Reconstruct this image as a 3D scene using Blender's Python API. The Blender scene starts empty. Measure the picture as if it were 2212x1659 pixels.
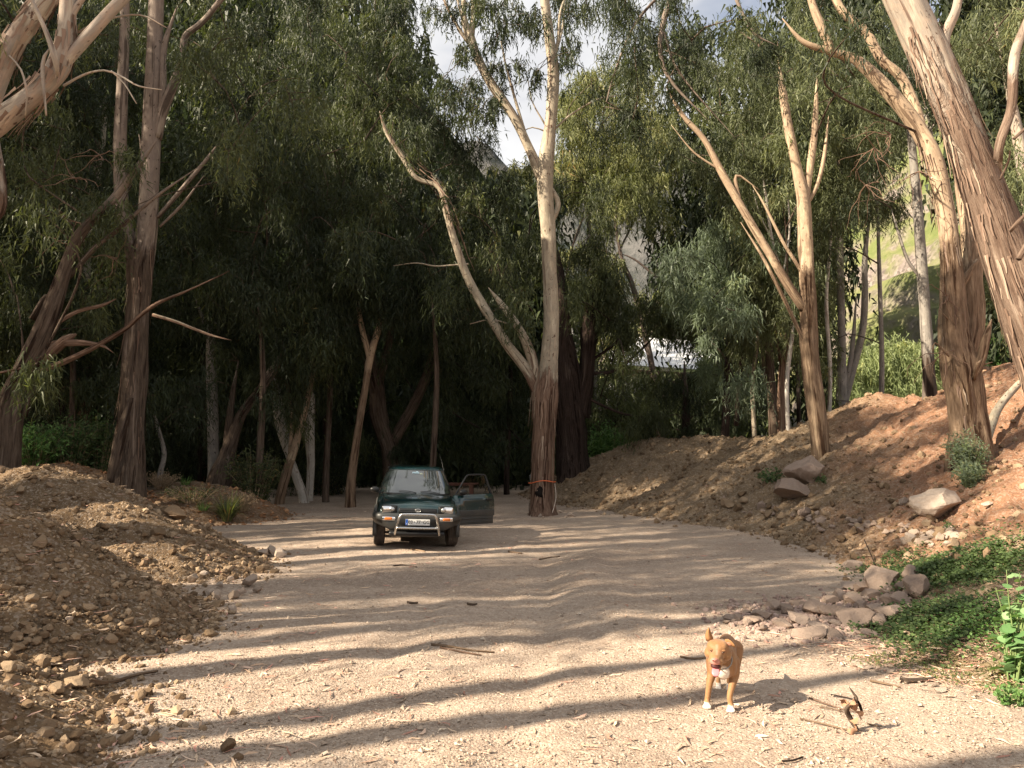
import bpy, bmesh, math, random
import numpy as np
from mathutils import Vector, Matrix, Euler

SC = bpy.context.scene
COL = SC.collection
RNG = np.random.default_rng(7)
random.seed(7)

# ------------------------------------------------------------------ camera, world, sun, exposure
F, CX, CY, HC = 1609.0, 1106.0, 829.5, 2.0          # focal length and centre in picture units, eye height in metres
PITCH = math.atan((960 - CY) / F)
cam_data = bpy.data.cameras.new('camera'); cam = bpy.data.objects.new('camera', cam_data); COL.objects.link(cam)
cam_data.sensor_width = 36; cam_data.lens = 36 * F / 2212
cam_data.clip_start = 0.1; cam_data.clip_end = 5000
cam.location = (0, 0, HC); cam.rotation_euler = (math.pi/2 + PITCH, 0, 0)
SC.camera = cam

SUN_AZ = math.atan2(-0.37, -0.93)      # towards the sun, in the ground plane
SUN_EL = math.radians(33)
sd = Vector((math.cos(SUN_AZ)*math.cos(SUN_EL), math.sin(SUN_AZ)*math.cos(SUN_EL), math.sin(SUN_EL)))
sun_data = bpy.data.lights.new('sun', 'SUN'); sun = bpy.data.objects.new('sun', sun_data); COL.objects.link(sun)
sun_data.energy = 5.0; sun_data.angle = math.radians(0.5); sun_data.color = (1.0, 0.86, 0.67)
sun.rotation_euler = sd.to_track_quat('Z', 'Y').to_euler()
sun.location = sd * 60

world = bpy.data.worlds.new('World'); SC.world = world; world.use_nodes = True
wn, wl = world.node_tree.nodes, world.node_tree.links
wn.clear()
w_out = wn.new('ShaderNodeOutputWorld'); w_bg = wn.new('ShaderNodeBackground'); w_bg.inputs['Strength'].default_value = 0.064
w_sky = wn.new('ShaderNodeTexSky'); w_sky.sky_type = 'NISHITA'; w_sky.sun_disc = False
w_sky.sun_elevation = SUN_EL; w_sky.sun_rotation = math.pi/2 - SUN_AZ; w_sky.dust_density = 2.0
w_tc = wn.new('ShaderNodeTexCoord'); w_ns = wn.new('ShaderNodeTexNoise')
w_ns.inputs['Scale'].default_value = 1.6; w_ns.inputs['Detail'].default_value = 6
w_mp = wn.new('ShaderNodeMapping'); w_mp.inputs['Scale'].default_value = (1, 1, 2.2); w_mp.inputs['Location'].default_value = (0.3, 0.1, 0.2)
w_rp = wn.new('ShaderNodeValToRGB'); w_rp.color_ramp.elements[0].position = 0.36; w_rp.color_ramp.elements[1].position = 0.48
w_cr = wn.new('ShaderNodeValToRGB')
w_cr.color_ramp.elements[0].color = (2.9, 3.0, 3.35, 1); w_cr.color_ramp.elements[0].position = 0.38
w_cr.color_ramp.elements[1].color = (5.9, 5.85, 5.8, 1); w_cr.color_ramp.elements[1].position = 0.56
w_mx = wn.new('ShaderNodeMix'); w_mx.data_type = 'RGBA'
wl.new(w_tc.outputs['Generated'], w_mp.inputs['Vector']); wl.new(w_mp.outputs['Vector'], w_ns.inputs['Vector'])
wl.new(w_ns.outputs['Fac'], w_rp.inputs['Fac']); wl.new(w_ns.outputs['Fac'], w_cr.inputs['Fac'])
wl.new(w_rp.outputs['Color'], w_mx.inputs['Factor']); wl.new(w_sky.outputs['Color'], w_mx.inputs['A']); wl.new(w_cr.outputs['Color'], w_mx.inputs['B'])
wl.new(w_mx.outputs['Result'], w_bg.inputs['Color']); wl.new(w_bg.outputs['Background'], w_out.inputs['Surface'])

SC.view_settings.view_transform = 'Standard'
try: SC.view_settings.look = 'None'
except Exception: pass
SC.view_settings.gamma = 1.0; SC.view_settings.use_curve_mapping = False
SC.view_settings.exposure = 1.55
SC.cycles.use_denoising = True
SC.cycles.max_bounces = 6; SC.cycles.diffuse_bounces = 3; SC.cycles.glossy_bounces = 3
SC.cycles.transmission_bounces = 3; SC.cycles.transparent_max_bounces = 4
SC.cycles.caustics_reflective = False; SC.cycles.caustics_refractive = False

# ------------------------------------------------------------------ point helpers
CP, SP = math.cos(PITCH), math.sin(PITCH)
def ray(px, py):
    u = (px - CX)/F; v = (CY - py)/F
    return np.array([u, CP - v*SP, SP + v*CP])
def P(px, py, Y):                                   # the point seen at px, py at distance Y
    r = ray(px, py)
    return np.array([0, 0, HC]) + r*(Y/r[1])
def project(p):
    p = np.atleast_2d(p) - np.array([0, 0, HC])
    f = p[:, 1]*CP + p[:, 2]*SP
    up = -p[:, 1]*SP + p[:, 2]*CP
    f = np.where(f < 0.05, 0.05, f)
    return np.stack([CX + p[:, 0]/f*F, CY - up/f*F], 1)

# ------------------------------------------------------------------ noise
def _h(ix, iy, iz, seed):
    n = (ix.astype(np.uint32)*np.uint32(374761393) + iy.astype(np.uint32)*np.uint32(668265263)
         + iz.astype(np.uint32)*np.uint32(2246822519) + np.uint32((seed*3266489917) & 0xffffffff))
    n = (n ^ (n >> np.uint32(13)))*np.uint32(1274126177)
    n = (n ^ (n >> np.uint32(15)))*np.uint32(2246822519)
    return ((n ^ (n >> np.uint32(16))) & np.uint32(0xffffff)).astype(np.float64)/16777215.0
def vnoise(p, seed=0):
    f = np.floor(p); t = p - f; t = t*t*(3 - 2*t); i = f.astype(np.int64) + 100000
    r = 0
    for dx in (0, 1):
        wx = t[:, 0] if dx else 1 - t[:, 0]
        for dy in (0, 1):
            wy = t[:, 1] if dy else 1 - t[:, 1]
            for dz in (0, 1):
                wz = t[:, 2] if dz else 1 - t[:, 2]
                r = r + wx*wy*wz*_h(i[:, 0] + dx, i[:, 1] + dy, i[:, 2] + dz, seed)
    return r*2 - 1
def fbm(p, octv=4, seed=0, gain=0.5):
    a, s, r = 1.0, 1.0, 0
    for k in range(octv):
        r = r + a*vnoise(p*s + 17.3*k, seed + k); a *= gain; s *= 2.03
    return r
def fbm2(x, y, sc, octv=4, seed=0, gain=0.5):
    x = np.asarray(x, float).ravel(); y = np.asarray(y, float).ravel()
    return fbm(np.stack([x*sc, y*sc, np.zeros_like(x) + 0.37], 1), octv, seed, gain)
def sstep(a, b, x):
    t = np.clip((x - a)/(b - a), 0, 1); return t*t*(3 - 2*t)

# ------------------------------------------------------------------ object helpers
def link(name, me, parent=None, mat=None, loc=None, rot=None):
    o = bpy.data.objects.new(name, me); COL.objects.link(o)
    if parent is not None: o.parent = parent
    if mat is not None and me is not None:
        for m in (mat if isinstance(mat, (list, tuple)) else [mat]): me.materials.append(m)
    if loc is not None: o.location = loc
    if rot is not None: o.rotation_euler = rot
    return o
def tag(o, label=None, cat=None, group=None, kind=None):
    if label: o['label'] = label
    if cat: o['category'] = cat
    if group: o['group'] = group
    if kind: o['kind'] = kind
    return o
def thing(name, label, cat, loc=(0, 0, 0), rot=(0, 0, 0), group=None):
    o = bpy.data.objects.new(name, None); COL.objects.link(o); o.empty_display_size = 0.2
    o.location = loc; o.rotation_euler = rot
    return tag(o, label, cat, group)
def npmesh(name, v, f, attrs=None, smooth=True, mi=None):
    """v (n,3); f array (m,k) or a list of such arrays; attrs {name: (type, data)} on points"""
    me = bpy.data.meshes.new(name)
    fl = f if isinstance(f, list) else [f]
    fl = [np.asarray(a, np.int64) for a in fl if len(a)]
    v = np.asarray(v, np.float32)
    me.vertices.add(len(v)); me.vertices.foreach_set('co', v.ravel())
    nl = sum(a.size for a in fl); nf = sum(len(a) for a in fl)
    me.loops.add(nl); me.loops.foreach_set('vertex_index', np.concatenate([a.ravel() for a in fl]).astype(np.int32))
    tot = np.concatenate([np.full(len(a), a.shape[1]) for a in fl])
    st = np.concatenate([[0], np.cumsum(tot)[:-1]])
    me.polygons.add(nf); me.polygons.foreach_set('loop_start', st.astype(np.int32))
    if mi is not None: me.polygons.foreach_set('material_index', np.asarray(mi, np.int32))
    me.update(calc_edges=True)
    if smooth: me.shade_smooth()
    else: me.shade_flat()
    for k, (ty, d) in (attrs or {}).items():
        a = me.attributes.new(k, ty, 'POINT')
        d = np.asarray(d, np.float32)
        a.data.foreach_set('value' if ty == 'FLOAT' else ('vector' if ty == 'FLOAT_VECTOR' else 'color'), d.ravel())
    return me
class Join:                                         # joins pieces of ONE part
    def __init__(s): s.v = []; s.q = {}; s.n = 0; s.a = []
    def add(s, v, f, a=None):
        v = np.asarray(v, float); s.v.append(v)
        for arr in (f if isinstance(f, list) else [f]):
            arr = np.asarray(arr)
            if len(arr): s.q.setdefault(arr.shape[1], []).append(arr + s.n)
        s.a.append(np.zeros(len(v)) if a is None else (np.full(len(v), a) if np.isscalar(a) else a)); s.n += len(v)
        return s
    def mesh(s, name, smooth=True, attr='rnd'):
        return npmesh(name, np.concatenate(s.v), [np.concatenate(s.q[k]) for k in s.q], {attr: ('FLOAT', np.concatenate(s.a))}, smooth)
def cube(c, s, rot=None, bev=0.0):
    """a box with chamfered edges: verts, faces"""
    bm = bmesh.new(); bmesh.ops.create_cube(bm, size=1)
    for v in bm.verts: v.co = Vector((v.co.x*s[0], v.co.y*s[1], v.co.z*s[2]))
    if bev > 0: bmesh.ops.bevel(bm, geom=bm.edges[:], offset=bev, segments=2, profile=0.6, affect='EDGES')
    bmesh.ops.triangulate(bm, faces=[f for f in bm.faces if len(f.verts) > 4])
    bm.verts.ensure_lookup_table()
    v = np.array([x.co[:] for x in bm.verts]); f3 = [[x.index for x in f.verts] for f in bm.faces if len(f.verts) == 3]
    f4 = [[x.index for x in f.verts] for f in bm.faces if len(f.verts) == 4]; bm.free()
    if rot is not None: v = v @ np.array(Euler(rot).to_matrix()).T
    out = []
    if f3: out.append(np.array(f3))
    if f4: out.append(np.array(f4))
    return v + np.array(c), out
def spline(pts, step):
    """Catmull-Rom through pts (n,k) resampled about every step metres (first three columns are position)"""
    p = np.asarray(pts, float)
    if len(p) == 2: p = np.array([p[0], (p[0] + p[1])/2, p[1]])
    e = np.vstack([2*p[0] - p[1], p, 2*p[-1] - p[-2]])
    out = []
    for i in range(1, len(e) - 2):
        a, b, c, d = e[i - 1], e[i], e[i + 1], e[i + 2]
        n = max(1, int(math.ceil(np.linalg.norm(c[:3] - b[:3])/step)))
        t = (np.arange(n)/n)[:, None]
        out.append(0.5*((2*b) + (-a + c)*t + (2*a - 5*b + 4*c - d)*t**2 + (-a + 3*b - 3*c + d)*t**3))
    out.append(p[-1:]); return np.vstack(out)
def frames(p):
    t = np.gradient(p, axis=0); t /= np.linalg.norm(t, axis=1)[:, None] + 1e-9
    n = np.zeros_like(t); r = np.array([0, -1, 0.0]) if abs(t[0][1]) < 0.9 else np.array([1.0, 0, 0])
    for i in range(len(t)):
        r = r - t[i]*np.dot(r, t[i]); r /= np.linalg.norm(r) + 1e-9; n[i] = r
    return t, n, np.cross(t, n)
def tube(pts, step=0.2, segs=12, groove=0.0, lump=0.0, seed=0, cap=True, closed=False, flat=1.0):
    """pts rows x,y,z,r,(s) -> verts, faces, bark vector, s"""
    q = spline(pts, step); p = q[:, :3]; r = q[:, 3]; s5 = q[:, 4] if q.shape[1] > 4 else np.zeros(len(q))
    t, n, b = frames(p)
    L = np.concatenate([[0], np.cumsum(np.linalg.norm(np.diff(p, axis=0), axis=1))])
    th = np.linspace(0, 2*math.pi, segs, endpoint=False); c, s = np.cos(th), np.sin(th)
    R = np.repeat(r[:, None], segs, 1)
    cc = np.tile(c, (len(p), 1)); ss = np.tile(s, (len(p), 1)); LL = np.repeat(L[:, None], segs, 1)
    if groove or lump:
        q1 = np.stack([cc.ravel()*2.6 + seed*3.1, ss.ravel()*2.6, LL.ravel()*0.55], 1)
        q2 = np.stack([cc.ravel()*1.0 + seed*1.7, ss.ravel()*1.0, LL.ravel()*1.6], 1)
        fib = 1 - 0.75*np.repeat(s5[:, None], segs, 1)
        g = fbm(q1, 3, seed).reshape(R.shape)
        R = R*(1 + groove*fib*np.clip(g, -1, .9) + lump*fbm(q2, 2, seed + 9).reshape(R.shape))
    v = p[:, None, :] + n[:, None, :]*(R*cc*flat)[:, :, None] + b[:, None, :]*(R*ss)[:, :, None]
    m = len(p); i = np.arange(m - 1)[:, None]*segs; j = np.arange(segs)[None, :]; j2 = (j + 1) % segs
    f = np.stack([i + j, i + j2, i + segs + j2, i + segs + j], 2).reshape(-1, 4)
    bark = np.stack([R*cc, R*ss, LL], 2).reshape(-1, 3) + seed*1.37
    V = v.reshape(-1, 3); S = np.repeat(s5, segs)
    faces = [f]
    if cap and not closed:
        V = np.vstack([V, p[0], p[-1] + t[-1]*r[-1]*0.4]); bark = np.vstack([bark, [0, 0, L[0]], [0, 0, L[-1]]]); S = np.concatenate([S, [s5[0], s5[-1]]])
        a, z = len(V) - 2, len(V) - 1; k = np.arange(segs); k2 = (k + 1) % segs
        faces.append(np.stack([np.full(segs, a), k2, k], 1)); faces.append(np.stack([(m - 1)*segs + k, (m - 1)*segs + k2, np.full(segs, z)], 1))
    return V, faces, bark, S

# ------------------------------------------------------------------ material helper
class M:
    def __init__(s, name):
        s.m = bpy.data.materials.new(name); s.m.use_nodes = True; s.t = s.m.node_tree; s.N = s.t.nodes; s.N.clear()
        s.out = s.N.new('ShaderNodeOutputMaterial'); s.b = s.N.new('ShaderNodeBsdfPrincipled'); s.to(s.b.outputs[0], s.out.inputs[0])
    def to(s, a, b): s.t.links.new(a, b)
    def node(s, ty, ins=None, **kw):
        n = s.N.new(ty)
        for k, v in kw.items(): setattr(n, k, v)
        for k, v in (ins or {}).items(): s.set(n.inputs[k], v)
        return n
    def set(s, sock, v):
        if hasattr(v, 'is_linked') or hasattr(v, 'links'): s.to(v, sock)
        else: sock.default_value = v
    def obj(s): return s.node('ShaderNodeTexCoord').outputs['Object']
    def attr(s, n, o='Vector'): return s.node('ShaderNodeAttribute', attribute_name=n).outputs[o]
    def scale(s, v, x, y, z): return s.node('ShaderNodeMapping', {'Vector': v, 'Scale': (x, y, z)}).outputs[0]
    def noise(s, v, sc, det=4, rough=.55, dist=0): return s.node('ShaderNodeTexNoise', {'Vector': v, 'Scale': sc, 'Detail': det, 'Roughness': rough, 'Distortion': dist}).outputs['Fac']
    def vor(s, v, sc, o='Distance', feat='F1', rnd=1.0): return s.node('ShaderNodeTexVoronoi', {'Vector': v, 'Scale': sc, 'Randomness': rnd}, feature=feat).outputs[o]
    def ramp(s, f, st):
        n = s.node('ShaderNodeValToRGB', {'Fac': f}); e = n.color_ramp.elements
        while len(e) > 1: e.remove(e[-1])
        e[0].position = st[0][0]; e[0].color = tuple(st[0][1]) + (1,)
        for p, c in st[1:]: q = e.new(p); q.color = tuple(c) + (1,)
        return n.outputs['Color']
    def val(s, f, a, b, lo=0.0, hi=1.0): return s.node('ShaderNodeMapRange', {'Value': f, 'From Min': a, 'From Max': b, 'To Min': lo, 'To Max': hi}).outputs[0]
    def mix(s, f, a, b, bt='MIX'):
        n = s.node('ShaderNodeMix', data_type='RGBA', blend_type=bt)
        for k, v in (('Factor', f), ('A', a), ('B', b)):
            if isinstance(v, tuple) and len(v) == 3: v = v + (1,)
            s.set(n.inputs[k], v)
        return n.outputs['Result']
    def math(s, op, a, b=0.5):
        n = s.node('ShaderNodeMath', operation=op); s.set(n.inputs[0], a); s.set(n.inputs[1], b); return n.outputs[0]
    def bump(s, h, st=.5, d=.02, nrm=None):
        n = s.node('ShaderNodeBump', {'Height': h, 'Strength': st, 'Distance': d})
        if nrm is not None: s.to(nrm, n.inputs['Normal'])
        return n.outputs[0]
    def fin(s, col=None, rough=.8, spec=.3, nrm=None, metal=0.0, **kw):
        if col is not None:
            if isinstance(col, tuple) and len(col) == 3: col = col + (1,)
            s.set(s.b.inputs['Base Color'], col)
        s.set(s.b.inputs['Roughness'], rough); s.b.inputs['Specular IOR Level'].default_value = spec
        s.b.inputs['Metallic'].default_value = metal
        if nrm is not None: s.to(nrm, s.b.inputs['Normal'])
        for k, v in kw.items(): s.set(s.b.inputs[k.replace('_', ' ')], v)
        return s.m
def simple(name, col, rough=.5, spec=.4, metal=0.0, **kw):
    m = M(name); n = m.noise(m.obj(), 9, 5)
    c = m.mix(m.val(n, .3, .7, .0, .22), col, tuple(x*.62 for x in col))
    return m.fin(c, m.val(n, .3, .7, max(.02, rough - .05), min(1, rough + .08)), spec, None, metal, **kw)

# ---- soils
def soil(name, c_dark, c_light, c_alt, gravel=0.0, rosc=1.0, alt_by=None, bumpd=.03):
    m = M(name); o = m.obj()
    big = m.noise(o, .35, 5, .6); mid = m.noise(o, 2.3, 6, .65); fine = m.noise(o, 28, 6, .7); sp = m.vor(o, 55*rosc, 'Color'); sp2 = m.vor(o, 17*rosc, 'Color')
    c = m.mix(m.val(mid, .3, .7), c_dark, c_light)
    c = m.mix(m.val(big, .42, .62) if alt_by is None else alt_by(m, o), c, c_alt)
    c = m.mix(m.val(fine, .25, .75, .0, .55), c, m.mix(1.0, c, (.55, .5, .46), 'MULTIPLY'))
    g = m.node('ShaderNodeSeparateColor', {'Color': sp}).outputs[0]; g2 = m.node('ShaderNodeSeparateColor', {'Color': sp2}).outputs[1]
    c = m.mix(m.val(g, .55, 1.0, 0, .55*gravel), c, (.58, .49, .40)); c = m.mix(m.val(g2, 0, .35, .3*gravel, 0), c, (.16, .115, .09))
    d = m.vor(o, 55*rosc); h = m.math('ADD', m.math('MULTIPLY', fine, .9), m.math('MULTIPLY', m.math('SUBTRACT', 1.0, d), .5*gravel))
    h = m.math('ADD', h, m.math('MULTIPLY', mid, 1.4))
    return m.fin(c, .95, .1, m.bump(h, .75, bumpd))
def stone_mat(name, a, b, c, objrnd=True):
    m = M(name); o = m.obj()
    r = m.node('ShaderNodeObjectInfo').outputs['Random'] if objrnd else m.attr('rnd', 'Fac')
    col = m.ramp(r, [(0, a), (.5, b), (1, c)]); n = m.noise(o, 9 if objrnd else 14, 6, .7); n2 = m.noise(o, 60, 4, .7)
    col = m.mix(m.val(n, .3, .75, 0, .6), col, m.mix(1.0, col, (.6, .55, .5), 'MULTIPLY'))
    return m.fin(col, .92, .15, m.bump(m.math('ADD', n, m.math('MULTIPLY', n2, .5)), .6, .02))

def road_alt(m, o):
    return m.val(m.noise(m.scale(o, .5, 1.2, 1), .5, 4, .6), .45, .62, 0, .8)
MAT_ROAD = soil('gravel_road', (.375, .288, .222), (.47, .375, .295), (.31, .235, .18), 1.0, 1.0, road_alt, .018)
MAT_HEAP = soil('brown_earth', (.155, .10, .058), (.27, .18, .10), (.20, .14, .085), .7, .6, None, .07)
def bank_alt(m, o):
    x = m.node('ShaderNodeSeparateXYZ', {'Vector': o}).outputs[0]
    y = m.node('ShaderNodeSeparateXYZ', {'Vector': o}).outputs[1]
    n = m.noise(o, .5, 5, .6)
    s = m.math('ADD', m.math('SUBTRACT', x, m.math('MULTIPLY', y, .42)), m.math('MULTIPLY', n, 5.0))
    return m.val(s, 2.2, 4.6, 0, 1)
MAT_BANK = soil('bank_earth', (.20, .142, .088), (.33, .24, .15), (.345, .19, .115), .6, .5, bank_alt, .08)
MAT_RED = soil('red_earth', (.18, .105, .06), (.27, .16, .09), (.15, .10, .06), .5, .5, None, .05)
MAT_WEEDY = soil('weedy_soil', (.20, .145, .095), (.30, .22, .145), (.22, .17, .10), .5, .8, None, .04)
MAT_STONE = stone_mat('brown_stone', (.16, .108, .066), (.25, .172, .105), (.36, .265, .175))
MAT_STONE_S = stone_mat('brown_rubble', (.13, .088, .054), (.23, .157, .095), (.40, .30, .20), False)
MAT_PINK = stone_mat('pinkish_rock', (.29, .22, .175), (.36, .275, .22), (.43, .335, .27))
MAT_PALE = stone_mat('pale_rock', (.33, .26, .20), (.40, .32, .26), (.46, .38, .31))
MAT_GRAVEL = stone_mat('gravel_stones', (.30, .23, .175), (.44, .35, .27), (.58, .49, .39), False)
# ------------------------------------------------------------------ terrain
def seg_ridge(pts, step=.35):
    """rows x,y,z,slope densified"""
    out = []
    for a, b in zip(pts[:-1], pts[1:]):
        a = np.array(a, float); b = np.array(b, float); n = max(1, int(np.linalg.norm((b - a)[:2])/step))
        out.append(a + (b - a)*(np.arange(n)/n)[:, None])
    out.append(np.array([pts[-1]], float)); return np.vstack(out)
def heap_h(R, x, y, soft=.35):
    x = np.asarray(x, float).ravel(); y = np.asarray(y, float).ravel(); h = np.full(len(x), -50.0)
    for k in range(len(R)):
        d = np.sqrt((x - R[k, 0])**2 + (y - R[k, 1])**2 + soft**2) - soft
        h = np.maximum(h, R[k, 2] - R[k, 3]*d)
    return h
H_NEAR = seg_ridge([(-10.8, 9.3, 2.2, .78), (-7.9, 8.7, 2.05, .78), (-6.6, 8.4, 1.80, .78), (-5.7, 8.35, 1.34, .74), (-5.0, 8.25, .86, .68), (-4.2, 8.1, .32, .58)])
H_FAR = seg_ridge([(-12.8, 14.4, 1.5, .72), (-9.9, 13.6, 1.62, .72), (-8.3, 13.3, 1.65, .70), (-7.3, 13.0, 1.42, .66), (-6.2, 12.5, .95, .6), (-5.1, 12.0, .36, .5)])
H_CORNER = seg_ridge([(-6.2, 5.7, .85, .5), (-4.3, 5.3, .55, .5), (-3.55, 4.9, .30, .45), (-3.2, 4.4, .2, .45)])
H_RED = seg_ridge([(-14.5, 19, 1.5, .5), (-11.2, 18.8, 1.55, .5)])
H_RED2 = seg_ridge([(-9.6, 20, .8, .5), (-8.6, 20.4, 1.05, .55), (-7.9, 20.7, .8, .55)])
_b = []
def BR(px, py, d, s): q = P(px, py, d); _b.append((q[0], q[1], q[2], s))
BR(1150, 1085, 33, .5); BR(1235, 1032, 31, .60); BR(1290, 985, 29.5, .60); BR(1380, 957, 28, .57); BR(1440, 945, 27, .54); BR(1600, 946, 26, .49); BR(1700, 940, 25.5, .45)
BR(1790, 915, 25, .43); BR(1870, 876, 24.4, .41); BR(1915, 850, 24, .42); BR(1960, 853, 23.6, .42); BR(2030, 886, 23, .42); BR(2060, 868, 23.2, .42)
BR(2090, 840, 24.6, .6); BR(2150, 790, 24, .55); BR(2240, 775, 21, .46); BR(2400, 800, 18, .44)
_b += [(15.0, 13.5, 3.6, .42), (14.2, 10, 3.5, .42), (13.8, 5, 3.4, .42), (13.5, -4, 3.0, .42)]
H_BANK = seg_ridge(_b, .5)
H_GREEN = seg_ridge([(6.9, 9.6, .75, .6), (6.9, 9.2, 1.05, .52), (7.4, 7.5, 1.2, .38), (7.4, 5.2, 1.0, .34), (7.2, 3, .7, .3), (7.0, 0, .5, .3)])

def z_ground(x, y):
    x = np.asarray(x, float).ravel(); y = np.asarray(y, float).ravel()
    z = .024*fbm2(x, y, .35, 3, 3)*sstep(2, 5, y)
    car = np.exp(-(((x + 1.9)/2.6)**2 + ((y - 16.0)/2.8)**2))
    z = z*(1 - car) - .037*(x + 1.9)*car
    # worn wheel track bending to the right in front of the car, with a raised gravel lip
    tx = .9 + .07*(y - 10.5)**2*.55
    lip = np.exp(-((x - tx - .2)/.38)**2)*sstep(7.2, 8.8, y)*(1 - sstep(13, 15.5, y))
    z += .07*lip - .045*np.exp(-((x - tx + .7)/.55)**2)*sstep(7.2, 8.8, y)*(1 - sstep(13, 15.5, y))
    for k in (-.72, .72):
        rx = -1.0 + .0*y + k + .45*np.sin((y - 4)*.22) + .03*y
        z -= .022*np.exp(-((x - rx)/.17)**2)*sstep(3, 5, y)*(1 - sstep(12.5, 14, y)); z += .008*np.exp(-((np.abs(x - rx) - .3)/.1)**2)*sstep(3, 5, y)*(1 - sstep(12.5, 14, y))
    far = sstep(26, 40, y)
    z += far*.9*sstep(-2, 6, x)*0 + .02*fbm2(x, y, 1.7, 3, 5)
    return z
def noisy(R, x, y, amp, seed, soft=.35):
    x = np.asarray(x, float).ravel(); y = np.asarray(y, float).ravel(); e = (R[:, 2]/R[:, 3]).max() + 1.6
    k = (x > R[:, 0].min() - e) & (x < R[:, 0].max() + e) & (y > R[:, 1].min() - e) & (y < R[:, 1].max() + e)
    out = np.full(len(x), -5.0)
    if k.any(): out[k] = noisy_(R, x[k], y[k], amp, seed, soft)
    return out
def noisy_(R, x, y, amp, seed, soft=.6):
    return heap_h(R, x, y, soft) + amp*(fbm2(x, y, .55, 5, seed)*1.0 + .45*fbm2(x, y, 3.0, 3, seed + 4, .6))
HEAPS = [(H_NEAR, .10, 11), (H_FAR, .10, 21), (H_CORNER, .09, 31), (H_RED, .08, 41), (H_RED2, .10, 51), (H_BANK, .17, 61), (H_GREEN, .10, 71)]
def terrain(x, y):
    z = z_ground(x, y)
    for R, a, sd_ in HEAPS: z = np.maximum(z, noisy(R, x, y, a, sd_))
    return z
def tz(x, y): return float(terrain([x], [y])[0])
def hit(px, py, near=3.0, far=45.0):
    r = ray(px, py)
    for a, b_, n in ((near, far, 110), (0, 0, 40)):
        if b_ == 0: a, b_ = t[i - 1] if i else t[0], t[i]
        t = np.linspace(a, b_, n); p = np.array([0, 0, HC]) + r[None, :]*t[:, None]
        below = np.nonzero(p[:, 2] < terrain(p[:, 0], p[:, 1]))[0]
        if not len(below): return P(px, py, 20) if n == 110 else p[-1]
        i = below[0]
    return p[i]
def normal_at(x, y, e=.15):
    z = terrain([x - e, x + e, x, x], [y, y, y - e, y + e])
    n = Vector((-(z[1] - z[0])/(2*e), -(z[3] - z[2])/(2*e), 1)); n.normalize(); return n

def grid_mesh(name, xs, ys, zf, thick=None):
    X, Y = np.meshgrid(xs, ys); Z = zf(X.ravel(), Y.ravel())
    v = np.stack([X.ravel(), Y.ravel(), Z], 1); nx = len(xs)
    i = (np.arange(len(ys) - 1)[:, None]*nx + np.arange(nx - 1)[None, :]).ravel()
    f = np.stack([i, i + 1, i + nx + 1, i + nx], 1); return v, f
def geo_steps(a, b, s0, g):
    out = [a]; s = s0
    while abs(out[-1] - b) > s and len(out) < 400: out.append(out[-1] + math.copysign(s, b - a)); s *= g
    out.append(b); return out
xs = np.array(geo_steps(-13, -900, .3, 1.16)[::-1] + list(np.arange(-12.92, 13, .09)) + geo_steps(13.02, 900, .3, 1.16))
ys = np.array(geo_steps(2.5, -300, .3, 1.2)[::-1] + list(np.arange(2.56, 26, .085)) + geo_steps(26.02, 2200, .2, 1.12))
v, f = grid_mesh('ground', xs, ys, lambda x, y: z_ground(x, y) + .006*fbm2(x, y, 7, 2, 8)*(np.abs(y) < 30))
tag(link('ground', npmesh('ground', v, f), None, MAT_ROAD), kind='structure')

def heap_obj(name, R, amp, seed, mat, step, label=None, cat=None, kind=None, box=None, fineamp=.035):
    if box is None:
        ext = (R[:, 2]/R[:, 3]).max() + .8; box = (R[:, 0].min() - ext, R[:, 0].max() + ext, R[:, 1].min() - ext, R[:, 1].max() + ext)
    v, f = grid_mesh(name, np.arange(box[0], box[1], step), np.arange(box[2], box[3], step),
                     lambda x, y: noisy(R, x, y, amp, seed) + fineamp*fbm2(x, y, 6.5, 3, seed + 7, .6))
    g = z_ground(v[:, 0], v[:, 1]); keep = (v[f][:, :, 2] > (g[f] - .35)).all(axis=1)
    f = f[keep]; used = np.unique(f); mp = np.zeros(len(v), int); mp[used] = np.arange(len(used)); v = v[used]; f = mp[f]
    o = link(name, npmesh(name, v, f), None, mat); return tag(o, label, cat, None, kind)
heap_obj('earth_heap', H_NEAR, .10, 11, MAT_HEAP, .06, 'nearest large heap of stony brown earth at the left edge, lowest and closest', 'dirt heap')
heap_obj('earth_heap', H_FAR, .10, 21, MAT_HEAP, .07, 'second brown earth heap just behind the nearest one, ending in pale stones by the road', 'dirt heap')
heap_obj('earth_heap', H_CORNER, .09, 31, MAT_HEAP, .06, 'low shaded spill of earth and stones in the bottom left corner', 'dirt heap')
heap_obj('earth_heap', H_RED, .08, 41, MAT_RED, .15, 'low orange earth heap showing over the left heap beside the thick straight trunk', 'dirt heap')
heap_obj('earth_heap', H_RED2, .10, 51, MAT_RED, .12, 'small rusty red earth heap left of the strappy grass clump', 'dirt heap')
heap_obj('earth_embankment', H_BANK, .17, 61, MAT_BANK, .10, kind='structure', box=(-2, 26, -6, 42), fineamp=.06)
heap_obj('weedy_bank', H_GREEN, .10, 71, MAT_WEEDY, .09, kind='structure', box=(2.5, 10.5, -1, 13))

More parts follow.
